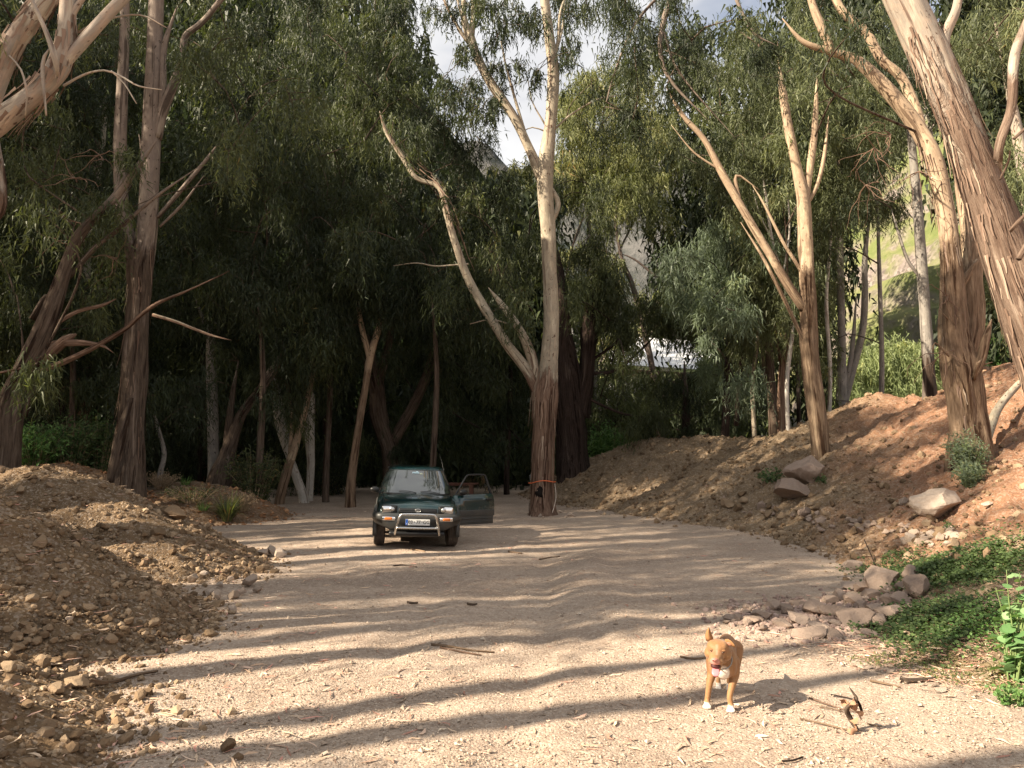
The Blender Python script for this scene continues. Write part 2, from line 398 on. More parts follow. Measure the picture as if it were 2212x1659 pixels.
# hillside with terraces beyond the trees on the right
def z_hill(x, y):
    b = np.maximum(0, x - 17 + .12*(y - 60))*sstep(34, 62, y)*.98
    b = b + 2.2*fbm2(x, y, .06, 4, 81)*sstep(2, 14, b)
    st = 4.2; k = np.floor(b/st); fr = b/st - k
    return np.where(b > .3, (k + sstep(.35, .85, fr))*st*.8 + b*.2 - .3, -1.5)
v, f = grid_mesh('hill', np.arange(8, 170, .8), np.arange(36, 220, .8), z_hill)
m = M('terraced_hillside'); o = m.obj(); nz = m.node('ShaderNodeSeparateXYZ', {'Vector': m.node('ShaderNodeNewGeometry').outputs['Normal']}).outputs[2]
n1 = m.noise(o, .09, 6, .65); n2 = m.noise(o, .9, 6, .7); vz = m.vor(o, 3.2, 'Color')
c = m.mix(m.val(n1, .35, .6), (.115, .15, .045), (.22, .20, .105)); c = m.mix(m.val(n2, .35, .7, 0, .8), c, (.085, .11, .035))
st = m.mix(m.node('ShaderNodeSeparateColor', {'Color': vz}).outputs[0], (.10, .085, .075), (.24, .20, .18))
c = m.mix(m.math('MULTIPLY', m.val(nz, .74, .58), m.val(n1, .46, .56)), c, st)
tag(link('hill', npmesh('hill', v, f), None, m.fin(c, .95, .1, m.bump(n2, .6, .3))), kind='structure')
# far mountain, its haze put into the grey surface colour
def z_mt(x, y):
    r = 500 - np.abs(y - 1150)*.9 + 60*fbm2(x, y, .003, 4, 91) + 18*fbm2(x, y, .02, 4, 92) - .05*np.abs(x + 100)
    return np.maximum(r, -3)
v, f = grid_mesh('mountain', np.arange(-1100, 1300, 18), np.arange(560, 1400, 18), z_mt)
m = M('mountain_haze_grey'); o = m.obj(); n1 = m.noise(o, .012, 8, .7)
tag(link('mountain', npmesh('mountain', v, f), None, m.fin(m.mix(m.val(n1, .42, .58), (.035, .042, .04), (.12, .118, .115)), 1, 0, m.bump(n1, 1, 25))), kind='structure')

# wooded valley side closing the view on the left
def z_wood(x, y):
    top = 34 + 1.5*np.clip(-x, 0, 60)*.8 + 3*fbm2(x, y, .08, 4, 95)
    return top*sstep(56, 98, y)*sstep(9, 1, x) - 1.0 + .8*fbm2(x, y, .5, 3, 96)
v, f = grid_mesh('wooded_slope', np.arange(-150, 12, 1.5), np.arange(54, 130, 1.5), z_wood)
m = M('dark_scrub_slope'); o = m.obj(); n1 = m.noise(o, .35, 7, .7); n2 = m.noise(o, 2.2, 6, .7)
tag(link('wooded_slope', npmesh('wooded_slope', v, f), None, m.fin(m.mix(m.val(n1, .35, .65), (.012, .018, .008), (.035, .048, .02)), 1, 0, m.bump(n2, 1, .8))), kind='structure')

# ------------------------------------------------------------------ rocks
def ico(sub):
    bm = bmesh.new(); bmesh.ops.create_icosphere(bm, subdivisions=sub, radius=1); bm.verts.ensure_lookup_table()
    v = np.array([x.co[:] for x in bm.verts]); f = np.array([[x.index for x in g.verts] for g in bm.faces]); bm.free(); return v, f
ICO = {k: ico(k) for k in (1, 2, 3, 4)}
def rock_v(seed, sub=2, cuts=9, rough=.06, shape=(1, .8, .65)):
    r = np.random.default_rng(seed); v, f = ICO[sub]; v = v*1.0
    for _ in range(cuts):
        n = r.normal(size=3); n /= np.linalg.norm(n); d = r.uniform(.48, .82); s = v @ n
        v = v - np.outer(np.maximum(s - d, 0)*.99, n)
    v = v*(1 + rough*fbm(v*2.3 + seed, 3, seed)[:, None]); v = v*np.array(shape)
    return v/np.abs(v).max(), f
ROCKS = [npmesh('rock', *rock_v(100 + k, 3, 13, .04, (1, RNG.uniform(.65, .95), RNG.uniform(.5, .8))), None, False) for k in range(10)]
BIG = [npmesh('boulder', *rock_v(200 + k, 4, 8 + k, .10, s), None, False) for k, s in enumerate([(1, .7, .55), (1, .75, .75), (1, .6, .8), (1, .8, .45)])]
for me in ROCKS: me.materials.append(MAT_STONE)
PINKS = []
for me in ROCKS: q = me.copy(); q.materials.clear(); q.materials.append(MAT_PINK); PINKS.append(q)
PALES = []
for me in ROCKS[:5]: q = me.copy(); q.materials.clear(); q.materials.append(MAT_PALE); PALES.append(q)
def place_rock(me, x, y, size, label, group=None, sink=.3, name='stone', cat='stone', sq=1.0, rot=None):
    o = bpy.data.objects.new(name, me); COL.objects.link(o)
    o.location = (x, y, tz(x, y) + size*(.5 - sink)*sq)
    o.rotation_euler = rot or (random.uniform(-.5, .5), random.uniform(-.5, .5), random.uniform(0, 6.28))
    o.scale = (size*.5, size*.5*random.uniform(.85, 1.1), size*.5*random.uniform(.8, 1.15)*sq)
    return tag(o, label, cat, group)
def px_rock(px, py, wpx, me, label, group=None, sq=1.0, rot=None, name='rock', cat='rock', sink=.3):
    q = hit(px, py); return place_rock(me, q[0], q[1], wpx*q[1]/F, label, group, sink, name, cat, sq, rot)

def scatter(R, n, smin, smax, power, toe, rng, xmax=None, ylim=None):
    """points on a heap: sizes by a power law, more of the large ones near the toe"""
    ext = (R[:, 2]/R[:, 3]).max() + .5
    x = rng.uniform(R[:, 0].min() - ext, R[:, 0].max() + ext, n*8); y = rng.uniform(R[:, 1].min() - ext, R[:, 1].max() + ext, n*8)
    h = heap_h(R, x, y); top = R[:, 2].max()
    w = np.where(h > -.1, np.exp(-toe*np.clip(h, 0, 9)/top), .30*np.exp(-((h + .1)/.16)**2)*(h > -.5))*(h < top + 1)
    pr = project(np.stack([x, y, np.maximum(h, 0)], 1)); w *= (pr[:, 0] > -60)*(pr[:, 0] < 2280)*(y > 2.5)
    if ylim: w *= (y > ylim[0])*(y < ylim[1])
    ok = rng.uniform(size=len(x)) < w/max(w.max(), 1e-6); x, y, h = x[ok][:n], y[ok][:n], h[ok][:n]
    s = smin*(1 - rng.uniform(size=len(x))*(1 - (smax/smin)**(-power)))**(-1/power)
    return x, y, s, h
def rubble(name, pts, mat, sub=1, seed=1, sink=.25, label=None, parent=None):
    x, y, s = pts; n = len(x); rng = np.random.default_rng(seed)
    bases = [rock_v(300 + k, max(sub, 1), 5, .1, (1, rng.uniform(.7, 1), rng.uniform(.55, .85)))[0] for k in range(8)]; f = ICO[max(sub, 1)][1]
    if sub == 0: bases = [OCT[0]*np.array([1, rng.uniform(.7, 1), rng.uniform(.6, .9)]) + rng.normal(0, .14, (6, 3)) for k in range(8)]; f = OCT[1]
    B = np.array(bases)[rng.integers(0, 8, n)]
    a = rng.uniform(0, 6.28, n); t = rng.normal(0, .4, n); ca, sa, ct, s2 = np.cos(a), np.sin(a), np.cos(t), np.sin(t)
    Rz = np.zeros((n, 3, 3)); Rz[:, 0, 0] = ca; Rz[:, 0, 1] = -sa*ct; Rz[:, 0, 2] = sa*s2; Rz[:, 1, 0] = sa; Rz[:, 1, 1] = ca*ct; Rz[:, 1, 2] = -ca*s2; Rz[:, 2, 1] = s2; Rz[:, 2, 2] = ct
    V = np.einsum('nij,nkj->nki', Rz, B)*(s*.5)[:, None, None]
    z = terrain(x, y) + s*(.5 - sink)*.5
    V = V + np.stack([x, y, z], 1)[:, None, :]
    Fc = f[None, :, :] + (np.arange(n)*len(B[0]))[:, None, None]
    rn = np.repeat(rng.uniform(size=n), B.shape[1])
    o = link(name, npmesh(name, V.reshape(-1, 3), Fc.reshape(-1, 3), {'rnd': ('FLOAT', rn)}, False), parent, mat)
    return tag(o, label, None, None, 'stuff')

rg = np.random.default_rng(5)
OCT = (np.array([[1, 0, 0], [-1, 0, 0], [0, 1, 0], [0, -1, 0], [0, 0, .8], [0, 0, -.8]], float), np.array([[0, 2, 4], [2, 1, 4], [1, 3, 4], [3, 0, 4], [2, 0, 5], [1, 2, 5], [3, 1, 5], [0, 3, 5]]))
_ind = []
for R, n, sm, sx, nm, nind in ((H_NEAR, 11000, .018, .15, 'near', 110), (H_FAR, 8000, .024, .2, 'far', 80), (H_CORNER, 3000, .018, .14, 'corner', 30)):
    x, y, s, h = scatter(R, n, sm, sx, 1.9, 1.5, rg)
    order = np.argsort(-s); big = order[:nind]; tiny = order[len(order)//3:]; rest = order[nind:len(order)//3]
    rubble('rubble', (x[tiny], y[tiny], s[tiny]), MAT_STONE_S, 0, 15, .3, 'fine crumbs of earth strewn over the ' + {'near': 'nearest left heap', 'far': 'second left heap', 'corner': 'bottom left spill'}[nm])
    rubble('rubble', (x[rest], y[rest], s[rest]), MAT_STONE_S, 1, 5, .3, {'near': 'loose clods and small stones strewn over the nearest left heap', 'far': 'loose clods and small stones strewn over the second left heap', 'corner': 'small stones and clods spilling into the bottom left corner'}[nm])
    lab = {'near': 'loose angular brown stone lying on the nearest left earth heap', 'far': 'loose angular brown stone lying on the second left earth heap', 'corner': 'loose stone in the shaded spill at the bottom left corner'}[nm]
    gp = {'near': 'loose stones on the nearest heap', 'far': 'loose stones on the second heap', 'corner': 'loose stones in the bottom left spill'}[nm]
    for k in big: place_rock(ROCKS[random.randrange(10)], x[k], y[k], s[k], lab, gp)
# a few special stones on the heaps
px_rock(372, 1118, 62, ROCKS[2], 'largest flat-topped stone set in the middle of the second heap', sq=.7, name='stone', cat='stone')
px_rock(340, 1160, 46, ROCKS[5], 'blocky stone half buried below the largest stone of the second heap', name='stone', cat='stone')
px_rock(72, 1300, 34, ROCKS[1], 'upright brown wedge of stone on the face of the nearest heap', sq=1.3, name='stone', cat='stone')
px_rock(148, 1340, 18, PALES[1], 'small whitish stone standing out on the nearest heap', name='stone', cat='stone')
px_rock(88, 1178, 34, ROCKS[7], 'rounded stone high on the left part of the nearest heap', name='stone', cat='stone')
for k, (a, b, w) in enumerate([(508, 1298, 26), (540, 1272, 40), (505, 1330, 24), (480, 1275, 22), (455, 1290, 20), (420, 1262, 26), (560, 1285, 24), (530, 1290, 24), (590, 1205, 34), (572, 1208, 30), (610, 1208, 26), (445, 1250, 20), (470, 1298, 26), (500, 1262, 20)]):
    px_rock(a - 4, b - 4, w, PALES[k % 5], 'pale sunlit stone at the foot of the second heap beside the road', 'pale stones at the foot of the second heap', name='stone', cat='stone', sink=.15)
for a, b, w, l in ((22, 1450, 46, 'squared tan stone at the foot of the nearest heap by the left edge'), (118, 1440, 38, 'tan block at the toe of the nearest heap, left of the curled bark'), (165, 1484, 60, 'grey wedge of rock lying flat in the shade beside the long bark strip'), (305, 1470, 24, 'small rounded stone at the right end of the long bark strip'), (470, 1310, 34, 'tan stone at the right tip of the nearest heap'), (455, 1375, 40, 'clod pile stone at the lower right toe of the nearest heap')):
    px_rock(a, b, w, ROCKS[int(a) % 10], l, name='stone', cat='stone', sq=.8)

# right bank rubble and rocks
for R_, n_ in ((H_RED, 500), (H_RED2, 900)):
    x, y, s, h = scatter(R_, n_, .04, .22, 1.9, .6, rg)
    rubble('rubble', (x, y, s), stone_mat('red_clods', (.20, .10, .05), (.30, .155, .08), (.42, .24, .13), False), 0, 26, .3, 'rusty clods on the ' + ('low orange heap' if n_ == 500 else 'small rusty red heap'))
x, y, s, h = scatter(H_BANK, 17000, .035, .24, 1.8, 1.6, rg, ylim=(9, 34))
ob = np.argsort(-s); o1, o2_ = ob[:4500], ob[4500:]
rubble('rubble', (x[o2_], y[o2_], s[o2_]), MAT_STONE_S, 0, 16, .3, 'fine crumbs of earth on the long right embankment')
x, y, s = x[o1], y[o1], s[o1]
rubble('rubble', (x, y, s), MAT_STONE_S, 1, 6, .3, 'loose clods and small stones covering the long right embankment')
big = [(1742, 1048, 96, 1, 'upper lobe of the pinkish boulder on the right bank below the slim forked trunk', 1.1),
       (1706, 1082, 92, 3, 'lower flat slab leaning on the pinkish boulder of the right bank', 1.1),
       (2030, 1122, 118, 0, 'big pale boulder below the sprouting trunk on the right bank', 1.15),
       (1952, 1092, 34, 2, 'orange-brown stone just above the big pale boulder', .9),
       (2135, 1095, 28, 0, 'pale stone on the orange slope right of the green sprouts', .8),
       (1755, 1192, 26, 1, 'lone square stone lying by itself on the road', .95),
       (1740, 1112, 34, 2, 'stone at the road edge below the two pinkish slabs', .8)]
for a, b, w, k, l, sq in big:
    me = BIG[k].copy(); me.materials.clear(); me.materials.append(MAT_PALE if 'pale' in l else (MAT_STONE if ('orange' in l or 'lone' in l) else MAT_PINK))
    px_rock(a, b, w, me, l, sq=sq, rot=(0.1, -.15, .3*k), name='boulder' if w > 70 else 'rock', cat='boulder' if w > 70 else 'rock', sink=.22)
r2 = random.Random(4)
for k in range(75):                                    # rocks along the toe of the embankment
    t = r2.random(); a = 1560 + 520*t; b = 1098 + 66*t + r2.gauss(0, 9); w = r2.choice([12, 14, 16, 18, 22, 30])
    px_rock(a, b, w, PINKS[k % 10] if k % 3 else ROCKS[k % 10], 'tan stone in the row along the foot of the right embankment', 'stones along the foot of the right embankment', name='stone', cat='stone')
for k in range(26):
    px_rock(1955 + 120*r2.random(), 1150 + 32*r2.random(), r2.uniform(16, 34), PALES[k % 5], 'pale stone below the big pale boulder on the right', 'pale stones below the big pale boulder', name='stone', cat='stone')
# pink rock pile at the road's right edge
pile = [(1905, 1262, 62, 1.0), (1950, 1270, 46, .9), (1985, 1280, 66, 1.0), (1880, 1290, 48, .8), (1835, 1270, 46, .8), (1920, 1298, 50, .8), (1860, 1310, 40, .9), (1888, 1320, 42, .9), (1925, 1330, 60, .9),
        (1900, 1350, 52, .9), (1850, 1345, 82, .7), (1800, 1330, 60, .7), (1758, 1325, 56, .75), (1775, 1358, 42, .5), (1725, 1345, 44, .8), (1690, 1350, 36, .7), (1700, 1320, 40, .7), (1648, 1330, 34, .7), (1622, 1342, 30, .7),
        (1668, 1310, 32, .6), (1745, 1372, 50, .45), (1800, 1375, 40, .5), (1815, 1290, 34, .8), (1790, 1300, 30, .8), (1838, 1225, 36, .9), (1945, 1300, 36, .9), (1870, 1272, 34, .8), (1840, 1298, 30, .8), (1725, 1305, 26, .7), (1590, 1335, 22, .7), (1610, 1322, 18, .7), (1570, 1342, 16, .7), (1965, 1245, 40, .8), (1885, 1375, 38, .6)]
for k, (a, b, w, sq) in enumerate(pile):
    px_rock(a, b + 4, w*(1.45 if k > 10 else 1.1), PINKS[k % 10], 'dusty pinkish rock in the pile at the right edge of the road', 'pinkish rocks in the pile behind the dog', sq=sq, rot=(r2.uniform(-.3, .3), r2.uniform(-.3, .3), r2.uniform(0, 6)))
for k in range(46):
    a_ = r2.uniform(1570, 1960); px_rock(a_, 1338 + r2.gauss(0, 16) - max(0, a_ - 1800)*.32, r2.uniform(13, 32), PINKS[k % 10], 'dusty pinkish rock in the pile at the right edge of the road', 'pinkish rocks in the pile behind the dog', sq=r2.uniform(.6, 1))
n = 1400; a = np.concatenate([rg.normal(1700, 90, n//2), rg.normal(1830, 80, n - n//2)]); b = 1335 + rg.normal(0, 22, n) - np.maximum(0, a - 1800)*.25
gx, gy = [], []
for i in range(n):
    r_ = ray(a[i], b[i]); t = -HC/r_[2]; gx.append(r_[0]*t); gy.append(r_[1]*t)
rubble('rubble', (np.array(gx), np.array(gy), rg.uniform(.02, .09, n)), stone_mat('pink_rubble', (.28, .20, .17), (.37, .27, .225), (.45, .34, .29), False), 1, 8, .3, 'small pinkish stones filling between the rocks of the pile')
for k, (a, b, w) in enumerate([(2150, 1310, 90), (2085, 1325, 40), (1570 + 440, 1668 - 170, 26)][:2]):
    px_rock(a, b, w, PINKS[3 + k], ['flat grey slab lying among weeds near the right edge', 'small slab beside the flat grey slab among weeds'][k], sq=.35, rot=(0, -.2, .2))
r3 = random.Random(9)
for k in range(24):
    t = k/23; px_rock(1830 + 290*t + r3.gauss(0, 14), 1438 + 75*t + r3.gauss(0, 7), r3.uniform(10, 30), PALES[k % 5], 'pale stone in the broken row between gravel and dry weeds on the right', 'pale stones edging the road at right', sq=.5, name='stone', cat='stone')
for k, (a, b, w) in enumerate([(1150, 1112, 12), (1165, 1116, 14), (1185, 1113, 14), (1200, 1110, 12), (1212, 1108, 12), (1235, 1115, 16), (1142, 1110, 10), (1174, 1119, 9), (1222, 1118, 9)]):
    px_rock(a, b, w*1.2, PALES[k % 5], 'small pale stone round the foot of the forked central tree', 'pale stones round the central tree', name='stone', cat='stone', sq=.7)

# ---- loose gravel, leaf litter
def on_ground(n, y0, y1, power, rng, x0=-14, x1=2300, edge=None):
    u = rng.uniform(size=n); d = y0*(y1/y0)**(u**power); px = rng.uniform(x0, x1, n)
    x = (px - CX)/F*d; return x, d
gx, gy = on_ground(60000, 3.6, 15, 1.0, rg)
ok = terrain(gx, gy) < z_ground(gx, gy) + .01
gx, gy = gx[ok], gy[ok]; cl = fbm2(gx, gy, .9, 3, 77); ok = rg.uniform(size=len(gx)) < np.clip(.55 + .7*cl, .15, 1); gx, gy = gx[ok], gy[ok]
gs = rg.uniform(.004, .011, len(gx))*(1 + (rg.uniform(size=len(gx)) > .97)*rg.uniform(.5, 2.0, len(gx)))
OCT4 = (OCT[0], OCT[1][:4])
def octs(name, x, y, s, mat, seed, label):
    rng = np.random.default_rng(seed); n = len(x); B, f = OCT4; a = rng.uniform(0, 6.28, n)
    V = B[None] + rng.normal(0, .2, (n, 6, 3)); c, s_ = np.cos(a)[:, None], np.sin(a)[:, None]
    X = V[:, :, 0]*c - V[:, :, 1]*s_; Y = V[:, :, 0]*s_ + V[:, :, 1]*c
    V = np.stack([X, Y, V[:, :, 2]], 2)*s[:, None, None] + np.stack([x, y, z_ground(x, y) + s*.35], 1)[:, None]
    return tag(link(name, npmesh(name, V.reshape(-1, 3), (f[None] + (np.arange(n)*6)[:, None, None]).reshape(-1, 3), {'rnd': ('FLOAT', np.repeat(rng.uniform(size=n), 6))}, False), None, mat), label, None, None, 'stuff')
octs('gravel', gx, gy, gs, MAT_GRAVEL, 3, 'fine loose gravel scattered over the dirt road')

def litter_mat(name, st):
    m = M(name); return m.fin(m.ramp(m.attr('rnd', 'Fac'), st), .8, .2)
MAT_LITTER = litter_mat('dry_leaves', [(0, (.45, .30, .2)), (.3, (.62, .47, .33)), (.6, (.33, .17, .12)), (.75, (.55, .28, .22)), (1, (.72, .6, .44))])
def strips(x, y, z, L, W, rng, curl=.15, lift=.01):
    """narrow curved leaves or bark slivers, three quads each"""
    n = len(x); a = rng.uniform(0, 6.28, n); k = np.array([0, .35, .7, 1.0]); wd = np.array([.25, 1, .8, .08])
    cu = rng.normal(0, curl, n); ang = a[:, None] + cu[:, None]*6*(k - .5)[None]
    dx, dy = np.cos(ang)*L[:, None]/3, np.sin(ang)*L[:, None]/3
    px = x[:, None] + np.concatenate([np.zeros((n, 1)), np.cumsum(dx[:, :3], 1)], 1); py = y[:, None] + np.concatenate([np.zeros((n, 1)), np.cumsum(dy[:, :3], 1)], 1)
    pz = z[:, None] + lift + np.abs(rng.normal(0, .25, (n, 4)))*W[:, None]*1.2
    nx, ny = -np.sin(ang), np.cos(ang); w = W[:, None]*wd[None]/2
    tw = rng.normal(0, .5, n)[:, None]
    A = np.stack([px + nx*w, py + ny*w, pz + w*tw], 2); B = np.stack([px - nx*w, py - ny*w, pz - w*tw*.5], 2)
    V = np.stack([A, B], 2).reshape(n, 8, 3); f = np.array([[0, 1, 3, 2], [2, 3, 5, 4], [4, 5, 7, 6]])
    return V.reshape(-1, 3), (f[None] + (np.arange(n)*8)[:, None, None]).reshape(-1, 4), np.repeat(rng.uniform(size=n), 8)
lx, ly = on_ground(5200, 3.8, 24, .9, rg); ok = rg.uniform(size=len(lx)) < np.clip(.5 + 1.1*fbm2(lx, ly, .5, 3, 88) - .045*lx, .05, 1)
lx, ly = lx[ok], ly[ok]; ly2 = ly
v, f, r_ = strips(lx, ly, terrain(lx, ly), rg.uniform(.05, .15, len(lx))*np.where(lx < -.5, 1.35, 1), rg.uniform(.008, .02, len(lx)), rg)
tag(link('leaf_litter', npmesh('leaf_litter', v, f, {'rnd': ('FLOAT', r_)}, False), None, MAT_LITTER), 'fallen dry eucalyptus leaves and bark slivers scattered on the road', kind='stuff')
for R, n in ((H_NEAR, 420), (H_FAR, 300), (H_BANK, 700)):
    x, y, s, h = scatter(R, n, .05, .1, 1, .3, rg)
    v, f, r_ = strips(x, y, terrain(x, y), rg.uniform(.08, .2, len(x)), rg.uniform(.008, .018, len(x)), rg, .15, .03)
    tag(link('leaf_litter', npmesh('leaf_litter', v, f, {'rnd': ('FLOAT', r_)}, False), None, MAT_LITTER), {420: 'dry leaves and bark slivers on the nearest left heap', 300: 'dry leaves and bark slivers on the second left heap', 700: 'dry leaves and bark slivers on the right embankment'}[n], kind='stuff')
# ------------------------------------------------------------------ eucalyptus trees
def bark_mat(name, fib_d, fib_l, sm_a, sm_b, sm_c, peel=.5):
    m = M(name); v = m.attr('bark'); s = m.attr('sm', 'Fac')
    fv = m.scale(v, 1, 1, .09); f0 = m.noise(m.scale(v, 1, 1, .05), 8, 5, .6, .3); f1 = m.noise(fv, 22, 6, .65); f2 = m.noise(fv, 60, 4, .7)
    pv = m.scale(v, 1, 1, .28); p1 = m.noise(pv, 4.5, 5, .6, .6); p2 = m.noise(m.scale(v, 1, 1, .5), 9, 4, .6, .4)
    spots = m.noise(m.scale(v, 1, 1, .6), 16, 3, .5)
    fib = m.mix(m.val(f1, .32, .68), fib_d, fib_l); fib = m.mix(m.val(f0, .56, .61), fib, m.mix(1.0, fib, (.32, .26, .23), 'MULTIPLY')); fib = m.mix(m.val(f0, .40, .32), fib, sm_a); fib = m.mix(m.val(f2, .3, .7, 0, .6), fib, m.mix(1.0, fib, (.5, .42, .36), 'MULTIPLY'))
    sm = m.mix(m.val(p2, .42, .55), sm_a, sm_b); sm = m.mix(m.val(p1, .56, .62), sm, sm_c); sm = m.mix(m.val(f1, .3, .7, 0, .4), sm, fib_l); sm = m.mix(m.val(f0, .57, .62, 0, .85), sm, fib_d); sm = m.mix(m.val(f2, .45, .75, 0, .35), sm, fib_d)
    sm = m.mix(m.val(spots, .64, .69), sm, fib_d)
    k = m.val(m.math('ADD', s, m.math('MULTIPLY', m.math('SUBTRACT', p1, .5), 1.5*peel)), .40, .56)
    c = m.mix(k, fib, sm)
    h = m.math('ADD', m.math('MULTIPLY', m.math('MULTIPLY', f1, m.val(k, 0, 1, 1, .18)), 1.4), m.math('MULTIPLY', k, -.35)); h = m.math('ADD', h, m.math('MULTIPLY', m.math('MULTIPLY', f2, m.val(k, 0, 1, 1, .1)), .5))
    return m.fin(c, m.val(k, 0, 1, .95, .75), .18, m.bump(h, .9, .035))
BARK = {
 'pale': bark_mat('pale_bark', (.11, .065, .045), (.30, .205, .15), (.40, .35, .26), (.30, .275, .21), (.48, .43, .33), .7),
 'pink': bark_mat('pinkish_bark', (.10, .062, .045), (.29, .215, .165), (.36, .285, .225), (.29, .26, .22), (.44, .39, .31), .9),
 'tan': bark_mat('tan_bark', (.115, .075, .048), (.35, .255, .175), (.41, .31, .21), (.32, .235, .16), (.52, .42, .28), .7),
 'brown': bark_mat('brown_bark', (.055, .04, .03), (.165, .125, .095), (.24, .19, .155), (.19, .15, .125), (.30, .25, .2), .5),
 'dark': bark_mat('dark_bark', (.022, .016, .014), (.075, .052, .042), (.11, .085, .07), (.09, .07, .06), (.13, .1, .08), .4),
 'white': bark_mat('white_bark', (.18, .13, .10), (.36, .30, .25), (.56, .53, .47), (.46, .43, .38), (.60, .56, .48), .5),
 'grey': bark_mat('grey_bark', (.08, .065, .055), (.2, .17, .145), (.27, .25, .22), (.21, .195, .175), (.34, .31, .27), .5)}
def leaf_mat(name, st, tr=.3):
    m = M(name); r = m.attr('rnd', 'Fac'); c = m.ramp(r, st)
    m.fin(c, .5, .25); t = m.node('ShaderNodeBsdfTranslucent', {'Color': m.mix(1.0, c, (1.3, 1.35, .6), 'MULTIPLY')})
    x = m.node('ShaderNodeMixShader', {'Fac': tr}); m.to(m.b.outputs[0], x.inputs[1]); m.to(t.outputs[0], x.inputs[2]); m.to(x.outputs[0], m.out.inputs[0]); return m.m
RB = (.22, .09, .04)
LEAF = {
 'dark': leaf_mat('shade_tinted_eucalyptus_leaves', [(0, (.018, .026, .015)), (.5, (.036, .048, .025)), (.93, (.075, .092, .038)), (.98, (.12, .12, .04)), (1, RB)]),  # darker copy of mid, the wood's shade put into the leaf colour
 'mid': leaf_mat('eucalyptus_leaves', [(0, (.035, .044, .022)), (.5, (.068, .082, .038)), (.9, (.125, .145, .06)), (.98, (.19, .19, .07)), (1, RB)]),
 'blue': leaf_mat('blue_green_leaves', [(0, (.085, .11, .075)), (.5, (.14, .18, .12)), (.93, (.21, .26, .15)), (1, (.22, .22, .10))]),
 'olive': leaf_mat('sun_tinted_olive_leaves', [(0, (.05, .058, .03)), (.5, (.105, .122, .06)), (.9, (.18, .20, .095)), (.98, (.22, .20, .09)), (1, RB)]),  # brighter copy of mid, sunlight put into the leaf colour
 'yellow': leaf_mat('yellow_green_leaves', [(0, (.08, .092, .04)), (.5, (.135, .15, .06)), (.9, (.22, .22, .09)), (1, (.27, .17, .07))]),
 'lush': leaf_mat('fresh_green_leaves', [(0, (.05, .11, .025)), (.5, (.09, .18, .045)), (1, (.17, .28, .09))], .25),
 'round': leaf_mat('round_leaves', [(0, (.10, .2, .07)), (.5, (.15, .27, .11)), (1, (.24, .37, .17))], .25),
 'weed': leaf_mat('ground_weed_leaves', [(0, (.035, .06, .02)), (.5, (.065, .105, .035)), (1, (.12, .17, .06))], .25),
 'reed': leaf_mat('reed_leaves', [(0, (.13, .17, .07)), (.5, (.19, .23, .10)), (.85, (.25, .29, .13)), (1, (.36, .32, .08))], .25),
 'dry': leaf_mat('dry_twig_foliage', [(0, (.16, .11, .07)), (.6, (.26, .19, .12)), (1, (.34, .25, .16))], .15)}

GAPS = [np.array(g, float) for g in (
 [(905, -200), (925, 40), (960, 125), (1005, 190), (1045, 255), (1085, 310), (1110, 340), (1140, 330), (1180, 230), (1212, 165), (1240, 135), (1250, 90), (1235, 40), (1240, -200)],
 [(2050, 400), (1995, 395), (1930, 500), (1865, 590), (1842, 680), (1838, 905), (2000, 880), (2050, 860), (2060, 640)],
 [(1345, 560), (1370, 500), (1405, 520), (1400, 590)],
 [(1195, 520), (1215, 455), (1262, 470), (1255, 530)],
 [(1392, 738), (1488, 745), (1488, 792), (1395, 768)],
 [(1692, 885), (1757, 895), (1757, 935), (1692, 935)], [(1985, 255), (2000, 250), (2008, 320), (1990, 330)])]
def inpoly(x, y, g):
    r = np.zeros(len(x), bool); n = len(g)
    for i in range(n):
        x1, y1 = g[i]; x2, y2 = g[i - 1]; c = ((y1 > y) != (y2 > y)) & (x < (x2 - x1)*(y - y1)/((y2 - y1) + 1e-12) + x1); r ^= c
    return r
def in_gap(p, rad):
    q = project(p); d = np.maximum(p[:, 1], 1); rp = rad*F/d; bad = np.zeros(len(p), bool)
    for dx, dy in ((0, 0), (-.9, 0), (.9, 0), (0, -.8), (0, 1.0), (.5, .6), (-.5, .6)):
        for g in GAPS: bad |= inpoly(q[:, 0] + dx*rp, q[:, 1] + dy*rp, g)
    return bad
